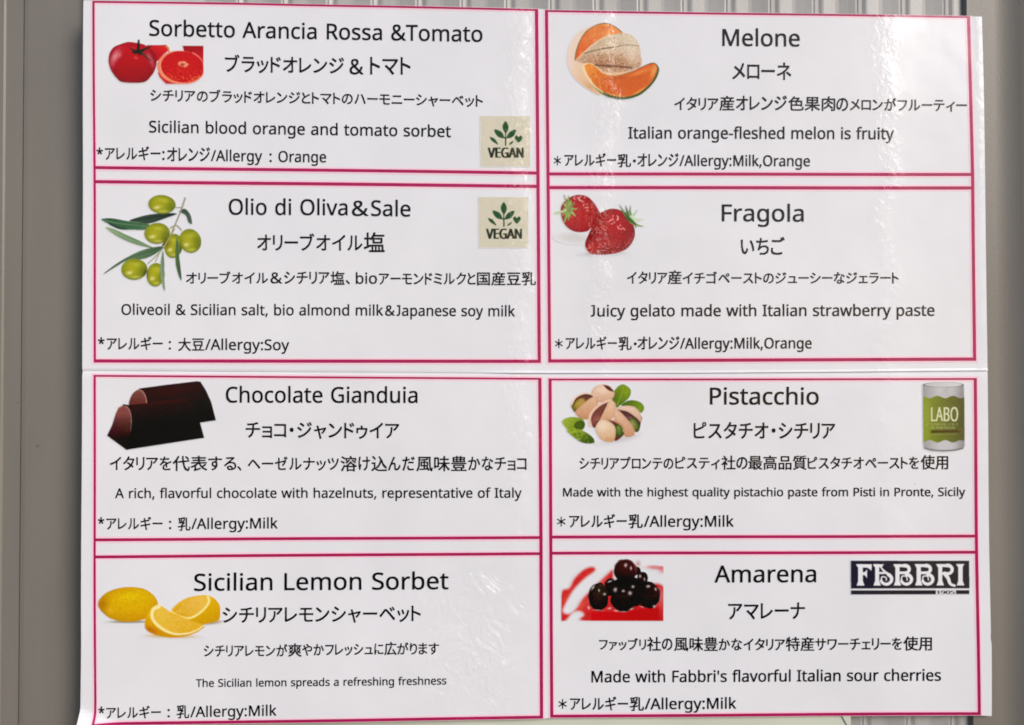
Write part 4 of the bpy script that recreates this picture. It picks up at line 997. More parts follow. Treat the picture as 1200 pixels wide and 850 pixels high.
def pic_cherry(par):
    p = Picture(650, 645, 8.889, 1200, 800, clip=[(70, 40), (1133, 40), (1133, 738), (70, 738)])
    p.put(p.inside([(68, 440), (150, 392), (205, 290), (300, 200), (385, 170), (428, 190), (408, 228), (310, 300), (200, 415), (115, 560), (88, 640), (150, 662), (225, 605), (300, 490), (480, 310), (560, 235),
                    (610, 205), (640, 350), (900, 350), (1140, 380), (1140, 745), (320, 745), (305, 670), (260, 638), (190, 652), (110, 745), (60, 745)]), p.ramp((206, 52, 48), (190, 30, 34), 100, 300, 900, 700), 3.4)
    p.tint(p.A * np.clip((p.grain(60, 61) - .45) * 2, 0, 1), (178, 22, 30), .45)
    p.tint(p.A * np.exp(-p.ell(470, 310, 40, 150, 42) ** 2), (222, 120, 120), .7)
    p.tint(p.A * np.exp(-p.ell(260, 580, 50, 90, 42) ** 2), (216, 96, 76), .7)
    p.tint(p.A * np.exp(-p.ell(150, 470, 120, 24, -55) ** 2), (208, 70, 50), .7)
    p.tint(p.A * np.exp(-p.ell(1110, 480, 40, 120) ** 2), (214, 120, 120), .7)
    p.put(p.inside([(380, 650), (720, 640), (1085, 600), (1085, 745), (380, 745)], False), p.ramp((196, 14, 26), (182, 6, 24), 400, 660, 900, 735), 1.5)
    p.put(np.exp(-p.ell(1060, 180, 110, 24, 4) ** 4) * .8, (206, 92, 96)); p.put(np.exp(-p.ell(1120, 205, 40, 34, 30) ** 4) * .6, (204, 70, 80))
    p.put(np.exp(-p.ell(870, 140, 24, 30, 0) ** 2) * .6, (170, 60, 66))

    def cherry(cx, cy, rx, ry, c0, c1, rot=0):
        e = p.ell(cx, cy, rx, ry, rot) + (p.grain(48, int(cx)) - .5) * .16
        m = e < 1
        p.put(m, p.orb(c0, c1, cx, cy - ry * .15, rx * 1.1, ry * 1.1, rot, 2)); s = p.soft(m)
        crease = np.exp(-((p.grain(34, int(cx + cy)) - .5) / .06) ** 2)
        p.tint(s * crease * np.clip(1.1 - e, 0, 1), np.asarray(c0) * 1.5 + 14, .6)
        return s
    cherry(585, 335, 50, 44, (34, 18, 16), (14, 6, 6)); cherry(860, 215, 40, 46, (30, 12, 14), (12, 5, 5))
    cherry(580, 390, 62, 95, (22, 10, 9), (12, 5, 5))
    cherry(850, 430, 80, 150, (16, 6, 6), (8, 3, 3)); cherry(740, 350, 130, 70, (14, 6, 6), (8, 3, 3))
    s = cherry(912, 292, 58, 68, (30, 12, 12), (12, 4, 4))
    s = cherry(735, 215, 125, 128, (58, 12, 16), (20, 5, 7)); p.glow(735, 300, 110, 50, 0, (14, 6, 6), .85, s); p.glow(700, 250, 60, 40, 0, (30, 8, 8), .7, s); p.glow(840, 170, 20, 60, 0, (120, 50, 54), .6, s)
    p.tint(np.exp(-((p.ell(735, 215, 120, 122) - .97) / .04) ** 2) * np.clip((300 - p.Y) / 160, 0, 1), (150, 84, 84), .8)
    s = cherry(455, 485, 104, 148, (32, 20, 15), (12, 7, 6)); p.glow(450, 490, 50, 40, 0, (46, 32, 20), .6, s)
    for i in range(7):
        p.tint(p.soft(p.line(p.curve([(470 + i * 6, 350), (430 + i * 18, 400), (400 + i * 22, 470)]), 4), .5) * s, (112, 96, 66), .5)
    s = cherry(712, 505, 132, 140, (24, 10, 10), (8, 3, 3)); p.glow(700, 480, 70, 14, 0, (52, 34, 32), .6, s)
    s = cherry(975, 468, 126, 140, (28, 10, 10), (9, 3, 4)); p.glow(1060, 430, 30, 70, -10, (70, 22, 28), .6, s); p.tint(p.soft(p.line([(930, 470), (1050, 476)], 4)) * s, (70, 50, 48), .7)
    for x, y, rx, ry, rot in ((740, 155, 16, 20, 20), (795, 187, 10, 20, 0), (890, 270, 12, 16, 0), (935, 302, 7, 16, -10), (400, 388, 10, 30, 35), (462, 418, 8, 14, 0), (520, 458, 14, 12, 30),
                              (632, 412, 18, 22, 10), (715, 425, 16, 12, 0), (785, 447, 20, 20, 30), (815, 380, 16, 14, 0), (975, 376, 20, 14, 0), (1052, 405, 10, 16, -20), (572, 606, 20, 9, -10),
                              (640, 632, 26, 7, 10), (800, 612, 22, 8, -20), (1036, 585, 14, 14, 0), (355, 600, 12, 18, -20), (575, 325, 26, 8, -20), (720, 640, 30, 4, 0), (910, 590, 24, 4, 8), (455, 625, 50, 4, 4)):
        p.tint(np.exp(-p.ell(x, y, rx, ry, rot) ** 2) * p.A, (226, 212, 210), .85)
    for cx, cy, rx, ry, a0, a1 in ((455, 485, 104, 148, 2.2, 4.4), (975, 468, 124, 138, -.6, 1.0), (735, 215, 126, 130, 2.6, 3.8), (712, 505, 132, 140, .6, 2.4)):
        q = [(cx + rx * math.cos(t), cy + ry * math.sin(t)) for t in np.linspace(a0, a1, 14)]
        p.tint(p.soft(p.line(q, 5), .6) * p.A, (176, 140, 136), .6)
    return p.build("cherry_picture", par)


def pic_tin(par):
    p = Picture(1070, 440, 8.507, 638, 850)
    body = p.inside([(94, 95), (96, 400), (102, 700), (112, 735), (180, 758), (300, 766), (420, 758), (500, 735), (516, 700), (512, 400), (506, 95), (440, 118), (300, 126), (170, 118)], False)
    body |= p.ell(300, 96, 206, 28) < 1
    p.put(body, p.ramp((150, 147, 150), (190, 186, 189), 96, 400, 260, 400)); s = p.soft(body)
    p.glow(495, 400, 70, 700, 0, (128, 124, 127), .85, s); p.glow(330, 150, 50, 60, 0, (160, 156, 160), .4, s); p.glow(110, 400, 14, 500, 0, (150, 148, 150), .7, s)
    p.put(p.ell(300, 92, 200, 24) < 1, p.ramp((184, 182, 184), (204, 200, 203), 120, 90, 420, 90))
    ring = np.exp(-((p.ell(300, 94, 200, 26) - .98) / .05) ** 2); p.tint(ring * p.A, (84, 80, 84), .95)
    p.tint(np.exp(-((p.Y - 752 + .0007 * (p.X - 305) ** 2) / 7) ** 2) * s, (96, 92, 95), .9)
    wav = 12 * np.cos((p.X - 165) / 155 * 2 * math.pi)
    lab = (p.Y > 216 + wav) & (p.Y < 658 - wav) & (p.X > 100) & (p.X < 510)
    p.put(lab, p.ramp((124, 134, 42), (82, 82, 42), 130, 400, 500, 400)); s = p.soft(lab)
    p.glow(130, 430, 40, 240, 0, (142, 154, 56), .6, s); p.glow(490, 420, 26, 260, 0, (82, 78, 44), .7, s)
    p.text("LABO", 180, 446, 318, 458, (212, 212, 178), bold=3)
    rng = np.random.default_rng(4)
    for y, x1 in ((488, 440), (522, 440)):
        x = 182
        while x < x1:
            w = 8 + rng.random() * 14
            if rng.random() < .82:
                p.put(p.line([(x, y - 8), (x + w * .4, y + 9)], 7), (176, 178, 130), .6, .75)
            x += w
    p.put(p.line([(188, 562), (460, 556)], 28), (74, 56, 22), .8, .95)
    p.put(p.line(p.curve([(455, 560), (475, 530), (488, 545), (480, 575)]), 9), (110, 96, 40), .8, .9)
    p.put(p.line([(200, 590), (440, 586)], 8), (150, 152, 100), 1, .5)
    return p.build("tin_picture", par)


def pic_logo(par):
    p = Picture(985, 645, 7.273, 1200, 436)
    dk = (38, 35, 44); wt = (222, 217, 222)
    p.put(p.inside([(83, 87), (1098, 90), (1100, 326), (85, 326)], False), p.ramp((30, 28, 46), (46, 42, 46), 200, 200, 700, 200), .4)
    p.put(p.inside([(86, 340), (812, 340), (812, 376), (86, 376)], False), dk, .4)
    p.put(p.inside([(984, 340), (1099, 340), (1099, 375), (984, 375)], False), dk, .4)
    p.text("1905", 820, 972, 343, 374, (24, 20, 28), bold=4)

    def poly(pts, c=wt, sm=False):
        p.put(p.inside(pts, sm), c, .5)

    def stem(x0, x1, top=118, base=300, f=14):
        poly([(x0 - f - 6, top), (x1, top), (x1, base - 40), (x1 + f, base), (x0 - f, base), (x0, base - 40), (x0, top + 30)])

    def hook(cx, cy, r, w, a0, a1):
        q = [(cx + r * math.cos(t), cy + r * .92 * math.sin(t)) for t in np.linspace(a0, a1, 26)]
        p.put(p.line(q, w, w * .8), wt, .5)
    stem(148, 188)
    poly([(130, 118), (264, 118), (262, 174), (246, 160), (225, 147), (186, 147)])
    poly([(186, 186), (204, 184), (224, 162), (224, 238), (204, 212), (186, 210)])
    stem(292, 328)                                                  # the second letter ends in a curl
    poly([(275, 118), (366, 118), (350, 146), (372, 168), (425, 205), (440, 236), (405, 220), (362, 182), (336, 146), (318, 140)])
    poly([(326, 184), (372, 184), (380, 202), (326, 202)])
    hook(388, 246, 46, 30, -1.1, 2.8)
    p.put(p.line(p.curve([(345, 262), (352, 226), (385, 232), (388, 256)]), 13, 9), wt, .5)
    for dx in (0, 182):
        stem(466 + dx, 502 + dx)
        hook(550 + dx, 162, 34, 32, -1.7, 1.6)
        poly([(460 + dx, 118), (548 + dx, 118), (548 + dx, 144), (460 + dx, 144)])
        poly([(500 + dx, 180), (556 + dx, 180), (556 + dx, 204), (500 + dx, 204)])
        hook(560 + dx, 248, 44, 30, -1.5, 2.8)
        p.put(p.line(p.curve([(516 + dx, 262), (524 + dx, 222), (560 + dx, 224), (566 + dx, 256)]), 13, 9), wt, .5)
    stem(832, 868)
    poly([(826, 118), (910, 118), (910, 144), (826, 144)])
    hook(914, 165, 38, 32, -1.7, 1.7)
    poly([(866, 188), (914, 188), (914, 210), (866, 210)])
    p.put(p.line(p.curve([(890, 200), (918, 240), (935, 285), (972, 302)]), 36, 20), wt, .5)
    stem(1004, 1042)
    poly([(986, 118), (1058, 118), (1042, 140), (1004, 140)])
    return p.build("maker_logo", par)


def pic_vegan(par, ox, oy, seed):
    p = Picture(ox, oy, 12.147, 860, 850)
    p.put(p.inside([(95, 75), (802, 75), (806, 796), (100, 796)], False), (203, 194, 176), .8)
    p.tint(p.grain(70, seed) * p.A, (210, 197, 178), .8); p.tint(np.clip(p.grain(120, seed + 3) - .4, 0, 1) * p.A, (196, 190, 168), .7)
    p.tint(np.clip((p.grain(40, seed + 5) - .72) * 2, 0, 1) * p.A, (212, 202, 186), .4)
    g = (38, 76, 40); g2 = (54, 92, 52)

    def lf(pts):
        m = p.inside(pts); p.put(m, g, .7); s = p.soft(m)
        p.tint(s * np.clip(p.grain(40, seed + 9) - .3, 0, 1), g2, .7)
    lf([(455, 150), (490, 205), (495, 255), (458, 322), (418, 265), (415, 205)])
    lf([(296, 268), (370, 285), (415, 325), (430, 388), (365, 380), (315, 335)])
    lf([(602, 272), (585, 335), (540, 380), (472, 390), (490, 330), (535, 288)])
    lf([(230, 375), (285, 390), (320, 425), (348, 482), (300, 456), (255, 425)])
    lf([(505, 483), (525, 450), (566, 432), (556, 458), (530, 478)])
    lf([(640, 452), (595, 405), (588, 370), (612, 352), (642, 372), (665, 352), (692, 368), (688, 405)])
    p.put(p.line(p.curve([(455, 300), (455, 390), (455, 490)]), 15, 17), (44, 58, 36), .6)
    p.put(p.line([(415, 365), (455, 400)], 16), (44, 66, 38), .6); p.put(p.line([(495, 365), (455, 400)], 16), (44, 66, 38), .6)
    p.text("VEGAN", 208, 706, 526, 668, (34, 40, 24), bold=8, soft=.5)
    return p.build("vegan_badge", par)


# ------------------------------------------------------------------ the wall behind: posts and ribbed shutter
def wx(px, y, py=425):
    return float(wall(px, py, y)[0])


Z0, Z1 = -0.62, 0.62
# left post: flat face with a shallow groove and a step near its outer edge
f = 0.0115
xe = wx(241, f)
g0 = wx(24, f); g1 = wx(3, f)
prof = [(g1 - 0.09, f), (g1 - 0.0012, f), (g1, f + 0.0012), (g0 - 0.0005, f + 0.0012), (g0 - 0.0002, f + 0.0028), (g0 + 0.0005, f + 0.0028), (g0 + 0.0008, f + 0.0004), (g0 + 0.004, f), (xe - 0.002, f), (xe, f + 0.002)]
post = link("frame_post", extrude_profile("frame_post", prof, Z0, Z1, M_POST, back=0.06), M_POST)
tag(post, "taupe painted metal frame post with a thin vertical groove, beside the menu sheets' left edge", "frame post", "posts beside the shutter")
# right post: flat face, outer edge curved forward so that it shades darker
f = 0.0045
xs = wx(1135, f)
xr = wx(1184, f)
prof = [(xs, f + 0.003), (xs + 0.0012, f), (xr - 0.010, f)]
for t in np.linspace(0.1, 1.0, 9):
    prof.append((xr - 0.010 + 0.018 * t, f - 0.0045 * t * t))
prof += [(xr + 0.012, f - 0.0062), (xr + 0.016, f - 0.0066), (xr + 0.12, f - 0.0066)]
post = link("frame_post", extrude_profile("frame_post", prof, Z0, Z1, M_POST, back=0.06), M_POST)
tag(post, "taupe painted metal frame post with a rounded outer edge, beside the menu sheets' right edge", "frame post", "posts beside the shutter")
# shutter with upright ribs
sy = 0.0078
prof = []
x = wx(150, sy)
pitch = wx(650.2, sy) - wx(598.0, sy)
start = wx(330 + 205 / 3.87, sy)
k0 = int((x - start) / pitch) - 1
xend = wx(1129, sy)
i = k0
while True:
    b = start + i * pitch
    if b > xend + 0.04:
        break
    for dx, dy in ((0.0, 0.0), (0.03, -0.0005), (0.10, 0.0010), (0.13, 0.0010), (0.20, 0.0001), (0.24, 0.0), (0.52, 0.0011), (0.60, 0.0011), (0.80, 0.0003), (0.96, -0.0005)):
        prof.append((b + dx * pitch, sy + dy))
    i += 1
prof = [q for q in prof if q[0] < xend + 0.025]
shutter = link("ribbed_shutter", extrude_profile("ribbed_shutter", prof, Z0, Z1, M_SHUT, back=0.055), M_SHUT)
tag(shutter, "grey ribbed steel shutter behind the menu sheets, seen above and below them", "shutter")


def sheet_solid(name, left, right, top, bottom, nc, nr, depth, thick, mat, lip=None, mottled=None):
    """Sheet bounded by photo-position polylines; depth(x, y) gives its distance in front of the plane."""
    def along(poly, t, axis):
        q = np.asarray(poly, float)
        s = np.linspace(0, 1, len(q)) if axis is None else (q[:, axis] - q[0, axis]) / (q[-1, axis] - q[0, axis])
        return np.stack([np.interp(t, s, q[:, 0]), np.interp(t, s, q[:, 1])], -1)
    u = np.linspace(0, 1, nc)
    v = nr if isinstance(nr, np.ndarray) else np.linspace(0, 1, nr)
    T, B = along(top, u, 0), along(bottom, u, 0)
    Lf, Rt = along(left, v, 1), along(right, v, 1)
    U, Vv = np.meshgrid(u, v)
    P = ((1 - Vv)[..., None] * T[None] + Vv[..., None] * B[None] + (1 - U)[..., None] * Lf[:, None] + U[..., None] * Rt[:, None]
         - ((1 - U) * (1 - Vv))[..., None] * T[0] - (U * (1 - Vv))[..., None] * T[-1] - ((1 - U) * Vv)[..., None] * B[0] - (U * Vv)[..., None] * B[-1])
    W = place(P[..., 0], P[..., 1], 0.0)
    W[..., 1] -= depth(P[..., 0], P[..., 1], U, Vv)
    V, F = grid_solid(W, thick)
    return link(name, mesh_of(name, V, F, smooth=False), mat)


def seam_lip(px, py, U, V):
    d = 1 - np.clip((1 - V) * 432 / 3.0, 0, 1)
    k = np.interp(px, [97, 420, 560, 610, 760, 1000, 1160], [-0.0004, -0.0003, 0.0, 0.0011, 0.0007, 0.0008, 0.0008])
    return k * d ** 1.5


vrow = np.concatenate([np.linspace(0, 1 - 4 / 432, 80), [1 - 3.0 / 432, 1 - 2.4 / 432, 1 - 1.8 / 432, 1 - 1.2 / 432, 1 - 0.6 / 432, 1.0]])
UP_T = [(98, 1.0), (110, 1.4), (280, 3.0), (460, 6.4), (626, 10.2), (640, 11.4), (900, 15.4), (1135, 18.7), (1151, 19.5)]
SEAM = [(96.6, 434.4), (250, 435.4), (400, 436.3), (640, 437.3), (800, 437.2), (1000, 435.8), (1157.3, 434.3)]
upper = sheet_solid("menu_sheet", [UP_T[0], (97.2, 140), (96.8, 300), SEAM[0]], [UP_T[-1], (1153, 100), (1155.2, 280), SEAM[-1]], UP_T, SEAM, 220, vrow, seam_lip, 0.0005, M_PAPER)
tag(upper, "upper of the two laminated white menu sheets, with tomato, olive, melon and strawberry pictures", "menu sheet", "laminated menu sheets")
LOW_T = [(x, y - 3.0) for x, y in SEAM]
LOW_B = [(93.6, 851.0), (280, 847.5), (480, 844.7), (634, 842.8), (645, 841.6), (900, 839.8), (1148, 838.6), (1162, 839.2)]
lower = sheet_solid("menu_sheet", [LOW_T[0], (95.6, 600), (95.2, 760), LOW_B[0]], [LOW_T[-1], (1159.6, 640), (1161.2, 740), (1160.8, 748), (1162, 755), LOW_B[-1]], LOW_T, LOW_B, 260, 110,
                    lambda px, py, U, V: -np.interp(px, [97, 520, 640], [0.0011, 0.0009, 0.0006]) * np.clip(1 - V * 410 / 9, 0, 1), 0.0005, M_PAPER)
tag(lower, "lower of the two laminated white menu sheets, with chocolate, lemon, pistachio and cherry pictures", "menu sheet", "laminated menu sheets")

# pale sheets tucked behind
M_PALE = print_material("pale_greenish_paper", ink((196, 196, 182)), mottle=0.05)
M_PALE2 = print_material("pale_grey_paper", ink((186, 182, 183)), mottle=0.14)


def flat_sheet(name, pts, y, thick, mat, label):
    V = [(float(a), y, float(b)) for a, b in (wall(px, py, y) for px, py in pts)]
    n = len(V)
    V += [(a, b + thick, c) for a, b, c in V]
    F = [tuple(range(n))] + [tuple(range(2 * n - 1, n - 1, -1))] + [(i, i + n, (i + 1) % n + n, (i + 1) % n) for i in range(n)]
    me = mesh_of(name, V, F)
    if me.polygons[0].normal.y > 0:
        me.flip_normals()
    return tag(link(name, me, mat), label, "paper sheet")


flat_sheet("backing_sheet", [(128, 800), (997, 800), (997, 960), (128, 960)], 0.0022, 0.0004, M_PALE, "pale greenish paper sheet sticking out below the lower menu sheet")
flat_sheet("backing_sheet", [(99, -90), (240, -90), (240, 60), (99, 60)], 0.006, 0.0004, M_PALE2, "small pale grey mottled paper behind the upper menu sheet's top left corner")
flap = flat_sheet("paper_flap", [(986, 838), (996.6, 838), (996.6, 856)], 0.0012, 0.0003, M_PALE, "x")
flap.parent = scene.objects["backing_sheet"]
for k in ("label", "category"):
    del flap[k]


# ------------------------------------------------------------------ the eight printed cards
VX = {  # upright border lines: photo x at sample heights
    'a': ([5, 213, 423, 441, 633, 823, 842], [110.0, 110.8, 111.4, 111.2, 111.3, 111.6, 111.2]),
    'b': ([14, 203, 423, 441, 630, 838], [628.7, 630.4, 632.0, 632.6, 633.9, 634.6]),
    'c': ([14, 204, 423, 441, 630, 838], [640.4, 642.2, 644.2, 644.6, 645.4, 646.6]),
    'd': ([20, 205, 421, 444, 628, 836], [1135.2, 1139.6, 1142.0, 1142.8, 1144.4, 1147.4])}
WID = {'a': 2.7, 'b': 3.9, 'c': 3.7, 'd': 3.7}
HY = {  # level border lines: photo y at sample positions
    1: ([110, 280, 460, 628, 640, 880, 1135], [2.7, 4.4, 8.0, 12.1, 13.2, 16.8, 20.0], 2.4),
    2: ([112, 626, 640, 1138], [196.5, 202.9, 204.0, 204.7], 3.7),
    3: ([112, 628, 642, 1139], [213.0, 218.6, 220.0, 220.5], 3.9),
    4: ([112, 630, 645, 1142], [423.2, 423.6, 423.2, 421.0], 3.9),
    5: ([112, 400, 634, 645, 900, 1143], [440.6, 442.5, 444.1, 444.9, 444.8, 444.3], 2.3),
    6: ([112, 634, 645, 1145], [632.7, 630.0, 629.5, 628.5], 3.5),
    7: ([112, 634, 645, 1145], [652.7, 648.9, 648.4, 647.4], 3.5),
    8: ([112, 300, 480, 634, 645, 1148], [848.9, 845.8, 842.9, 840.6, 839.5, 836.3], 3.6)}


def vx(k, y): return np.interp(y, *VX[k])
def hy(k, x): return np.interp(x, HY[k][0], HY[k][1])


def card(parent, l, r, t, b, vtop, label):
    """Printed card: its white ground, crimson border and a pink colour fringe added around the border."""
    VV, FF, MI, n = [], [], [], 0

    def strip(A, B, up, mi, parts=1):
        nonlocal n
        if parts > 1:
            for k in range(parts):
                strip(A + (B - A) * k / parts, A + (B - A) * (k + 1) / parts, up, mi)
            return
        P = np.concatenate([place(A[:, 0], A[:, 1], up), place(B[:, 0], B[:, 1], up)])
        m = len(A)
        for i in range(m - 1):
            FF.append((n + i, n + m + i, n + m + i + 1, n + i + 1)); MI.append(mi)
        VV.append(P); n += 2 * m
    # ground
    rows = np.linspace(0, 1, 60); cols = np.linspace(0, 1, 150)
    for k in range(len(rows) - 1):
        def rowpts(v):
            x = vx(l, (hy(t, 300) * (1 - v) + hy(b, 300) * v)) * (1 - cols) + vx(r, (hy(t, 300) * (1 - v) + hy(b, 300) * v)) * cols
            return np.stack([x, hy(t, x) * (1 - v) + hy(b, x) * v], -1)
        strip(rowpts(rows[k]), rowpts(rows[k + 1]), 0.00005, 0)
    for halo, up, mi in ((2.0, 0.00010, 1), (0.0, 0.00017, 2)):
        du = 0.0
        for k in (t, b):
            w = HY[k][2] / 2 + halo
            x = np.linspace(vx(l, hy(k, 300)) - WID[l] / 2 - halo, vx(r, hy(k, 900)) + WID[r] / 2 + halo, 320)
            wt, wb = (w - max(halo - 0.3, 0) if k == 1 else w), (w - max(halo - 0.5, 0) if k == 8 else w)      # the sheet ends at its outer lines
            strip(np.stack([x, hy(k, x) - wt], -1), np.stack([x, hy(k, x) + wb], -1), up + du, mi, 4); du += 0.000008
        for k in (l, r):
            w = WID[k] / 2 + halo
            x0 = float(vx(k, hy(t, 300)))
            y = np.linspace(hy(vtop, x0), hy(b, x0) + (0.8 if b == 8 else 0), 64)
            strip(np.stack([vx(k, y) - w, y], -1), np.stack([vx(k, y) + w, y], -1), up + du, mi, 4); du += 0.000008
    V = np.concatenate(VV)
    me = mesh_of("flavour_card", V, FF, MI)
    if sum(p.normal.y * p.area for p in me.polygons) > 0:
        me.flip_normals()
    o = link("flavour_card", me, [M_PAPER, M_FRINGE, M_LINE], parent)
    o['label'] = label
    return o


c = card(upper, 'a', 'b', 1, 2, 1, "printed card with a tomato and blood orange picture")
lettering("title_lettering", c, [E("Sorbetto Arancia Rossa &Tomato", 175.7, 565.2, 18.2, 42.3, 49.3)])
lettering("translated_title_lettering", c, [J("ブラッドオレンジ", 264, 403, 64, 85, 66.5, 87.2), E("&", 410, 426, 17.5, 87, 87.3), J("トマト", 434, 481, 67, 87.6, 67.8, 88)])
lettering("description_lettering", c, [J("シチリアのブラッドオレンジとトマトのハーモニーシャーベット", 176.7, 565.7, 104, 119.3, 111, 126)])
lettering("translated_description_lettering", c, [E("Sicilian blood orange and tomato sorbet", 175, 528.3, 13.4, 155.3, 161)])
lettering("allergy_lettering", c, [E("*", 113.3, 120.5, 12.5, 186.5), J("アレルギー", 123.3, 187.7, 173.8, 187.6), J("：", 190.3, 192.7, 174.6, 188.4), J("オレンジ", 196, 246, 174.8, 189), E("/Allergy", 247.3, 307.3, 12.6, 188.8, 189.4), E(":", 316.2, 318.4, 12.6, 189.8), E("Orange", 326.7, 382.3, 12.6, 190, 190.6)])
pic_tomato(c)
pic_vegan(c, 555, 130, 3)

c = card(upper, 'a', 'b', 3, 4, 2, "printed card with an olive branch picture")
lettering("title_lettering", c, [E("Olio di Oliva", 268.3, 407.3, 18.2, 251.6, 252.6), E("&", 412.8, 431.8, 17.4, 253.2), E("Sale", 435.3, 481, 18, 253.2, 254)])
lettering("translated_title_lettering", c, [J("オリーブオイル", 301.7, 424.6, 273.6, 293.6, 274.2, 294), J("塩", 426.7, 450.7, 272.6, 295.4)])
lettering("description_lettering", c, [J("オリーブオイル", 218.3, 314, 318.4, 332.4), E("&", 317.3, 330.7, 12.4, 332, 332.2), J("シチリア", 333.3, 386, 318.6, 332.8), J("塩", 387.7, 403.8, 318.2, 333.8), J("、", 405.4, 410, 319, 333.2), E("bio", 417.3, 441.7, 12.6, 332.6), J("アーモンドミルクと", 444.3, 557.3, 319.6, 333.6), J("国産豆乳", 559.3, 628, 318.8, 334.6)])
lettering("translated_description_lettering", c, [E("Oliveoil & Sicilian salt, bio almond milk", 142.7, 449, 12.3, 369, 370), E("&", 451.7, 462.8, 11.8, 370), E("Japanese soy milk", 465, 603.4, 12.3, 370.2, 370.8)])
lettering("allergy_lettering", c, [E("*", 115.3, 122.6, 12.5, 408.8), J("アレルギー", 125.7, 190.7, 396.8, 410.2), J("：", 198, 200.4, 397.4, 410.6), J("大豆", 209.3, 239.3, 396.2, 411.4), E("/Allergy:Soy", 240.7, 339, 12.4, 410, 410.6)])
pic_olive(c)
pic_vegan(c, 553, 225, 13)

c = card(upper, 'c', 'd', 1, 2, 1, "printed card with a melon picture")
lettering("title_lettering", c, [E("Melone", 846.7, 936.7, 19.4, 54, 55)])
lettering("translated_title_lettering", c, [J("メローネ", 858.3, 926.7, 73.6, 93.2, 74, 94)])
lettering("description_lettering", c, [J("イタリア", 790.7, 841.7, 114, 129, 114.4, 129.2), J("産", 843.3, 860.3, 112.8, 129.8), J("オレンジ", 862.7, 921.7, 114.6, 129.4), J("色果肉", 924, 978.3, 113.4, 130.2), J("の", 980, 993.4, 115.4, 130.4), J("メロンがフルーティー", 996, 1132.7, 115.2, 130.2, 116, 131)])
lettering("translated_description_lettering", c, [E("Italian orange-fleshed melon is fruity", 736.7, 1047.4, 13.4, 162.4, 163.4)])
lettering("allergy_lettering", c, [J("＊", 649.3, 657.4, 182.4, 194.6), J("アレルギー", 661.7, 722, 181.8, 195), J("乳", 724, 739.4, 180.6, 196), J("・", 742, 745, 182.4, 195.4), J("オレンジ", 747.3, 795, 182, 195.2), E("/Allergy:Milk,Orange", 796.4, 949, 12.4, 194.6, 195)])
pic_melon(c)

c = card(upper, 'c', 'd', 3, 4, 2, "printed card with a strawberry picture")
lettering("title_lettering", c, [E("Fragola", 846, 941.7, 19.4, 259.4, 259.8)])
lettering("translated_title_lettering", c, [J("いちご", 868.3, 919.4, 278, 298.6)])
lettering("description_lettering", c, [J("イタリア", 735, 781.7, 318.6, 332.6), J("産", 782.7, 798.4, 317.2, 333.2), J("イチゴペーストのジューシーなジェラート", 800, 1053.4, 318.8, 332.8, 318.2, 332.4)])
lettering("translated_description_lettering", c, [E("Juicy gelato made with Italian strawberry paste", 692.7, 1095, 13.2, 371, 370.2)])
lettering("allergy_lettering", c, [J("＊", 650.7, 659.4, 396.8, 409), J("アレルギー", 663.3, 722.8, 396.4, 409.6), J("乳", 725, 740.2, 394.8, 410.4), J("・", 743, 746, 396.8, 409.8), J("オレンジ", 747.6, 796, 396.4, 409.6), E("/Allergy:Milk,Orange", 797, 950.8, 12.4, 408.8, 408.4)])
pic_strawberry(c)

c = card(lower, 'a', 'b', 5, 6, 5, "printed card with a chocolate bar picture")
lettering("title_lettering", c, [E("Chocolate Gianduia", 265, 489.2, 18.2, 471.8, 472.2)])
lettering("translated_title_lettering", c, [J("チョコ・ジャンドゥイア", 288.3, 467.8, 494.6, 513.8, 495.4, 514.8)])
lettering("description_lettering", c, [J("イタリアを", 129.3, 200.7, 535, 551), J("代表", 202.7, 242.8, 534.4, 552), J("する", 244.3, 276.8, 535.2, 551.2), J("、", 278.3, 282.8, 536, 551.6), J("ヘーゼルナッツ", 290.7, 397, 535.4, 551.4), J("溶", 399.4, 418, 534.6, 552.4), J("け", 420.4, 433.6, 535.4, 551.4), J("込", 435.6, 453.6, 534.6, 552.2), J("んだ", 455.2, 486, 535.4, 551.4), J("風味豊", 488.3, 546.8, 534.4, 552.2), J("かなチョコ", 549, 616.8, 535.2, 551.2)])
lettering("translated_description_lettering", c, [E("A rich, flavorful chocolate with hazelnuts, representative of Italy", 135.3, 611.2, 11.2, 583.8, 583.2)])
lettering("allergy_lettering", c, [E("*", 115.3, 122.4, 12.3, 619.2), J("アレルギー", 125.3, 190.5, 607.8, 620.8), J("：", 198.4, 200.8, 608, 621), J("乳", 208.9, 223.2, 606.4, 622), E("/Allergy:Milk", 224.6, 325.2, 12.2, 620, 619.4)])
pic_chocolate(c)

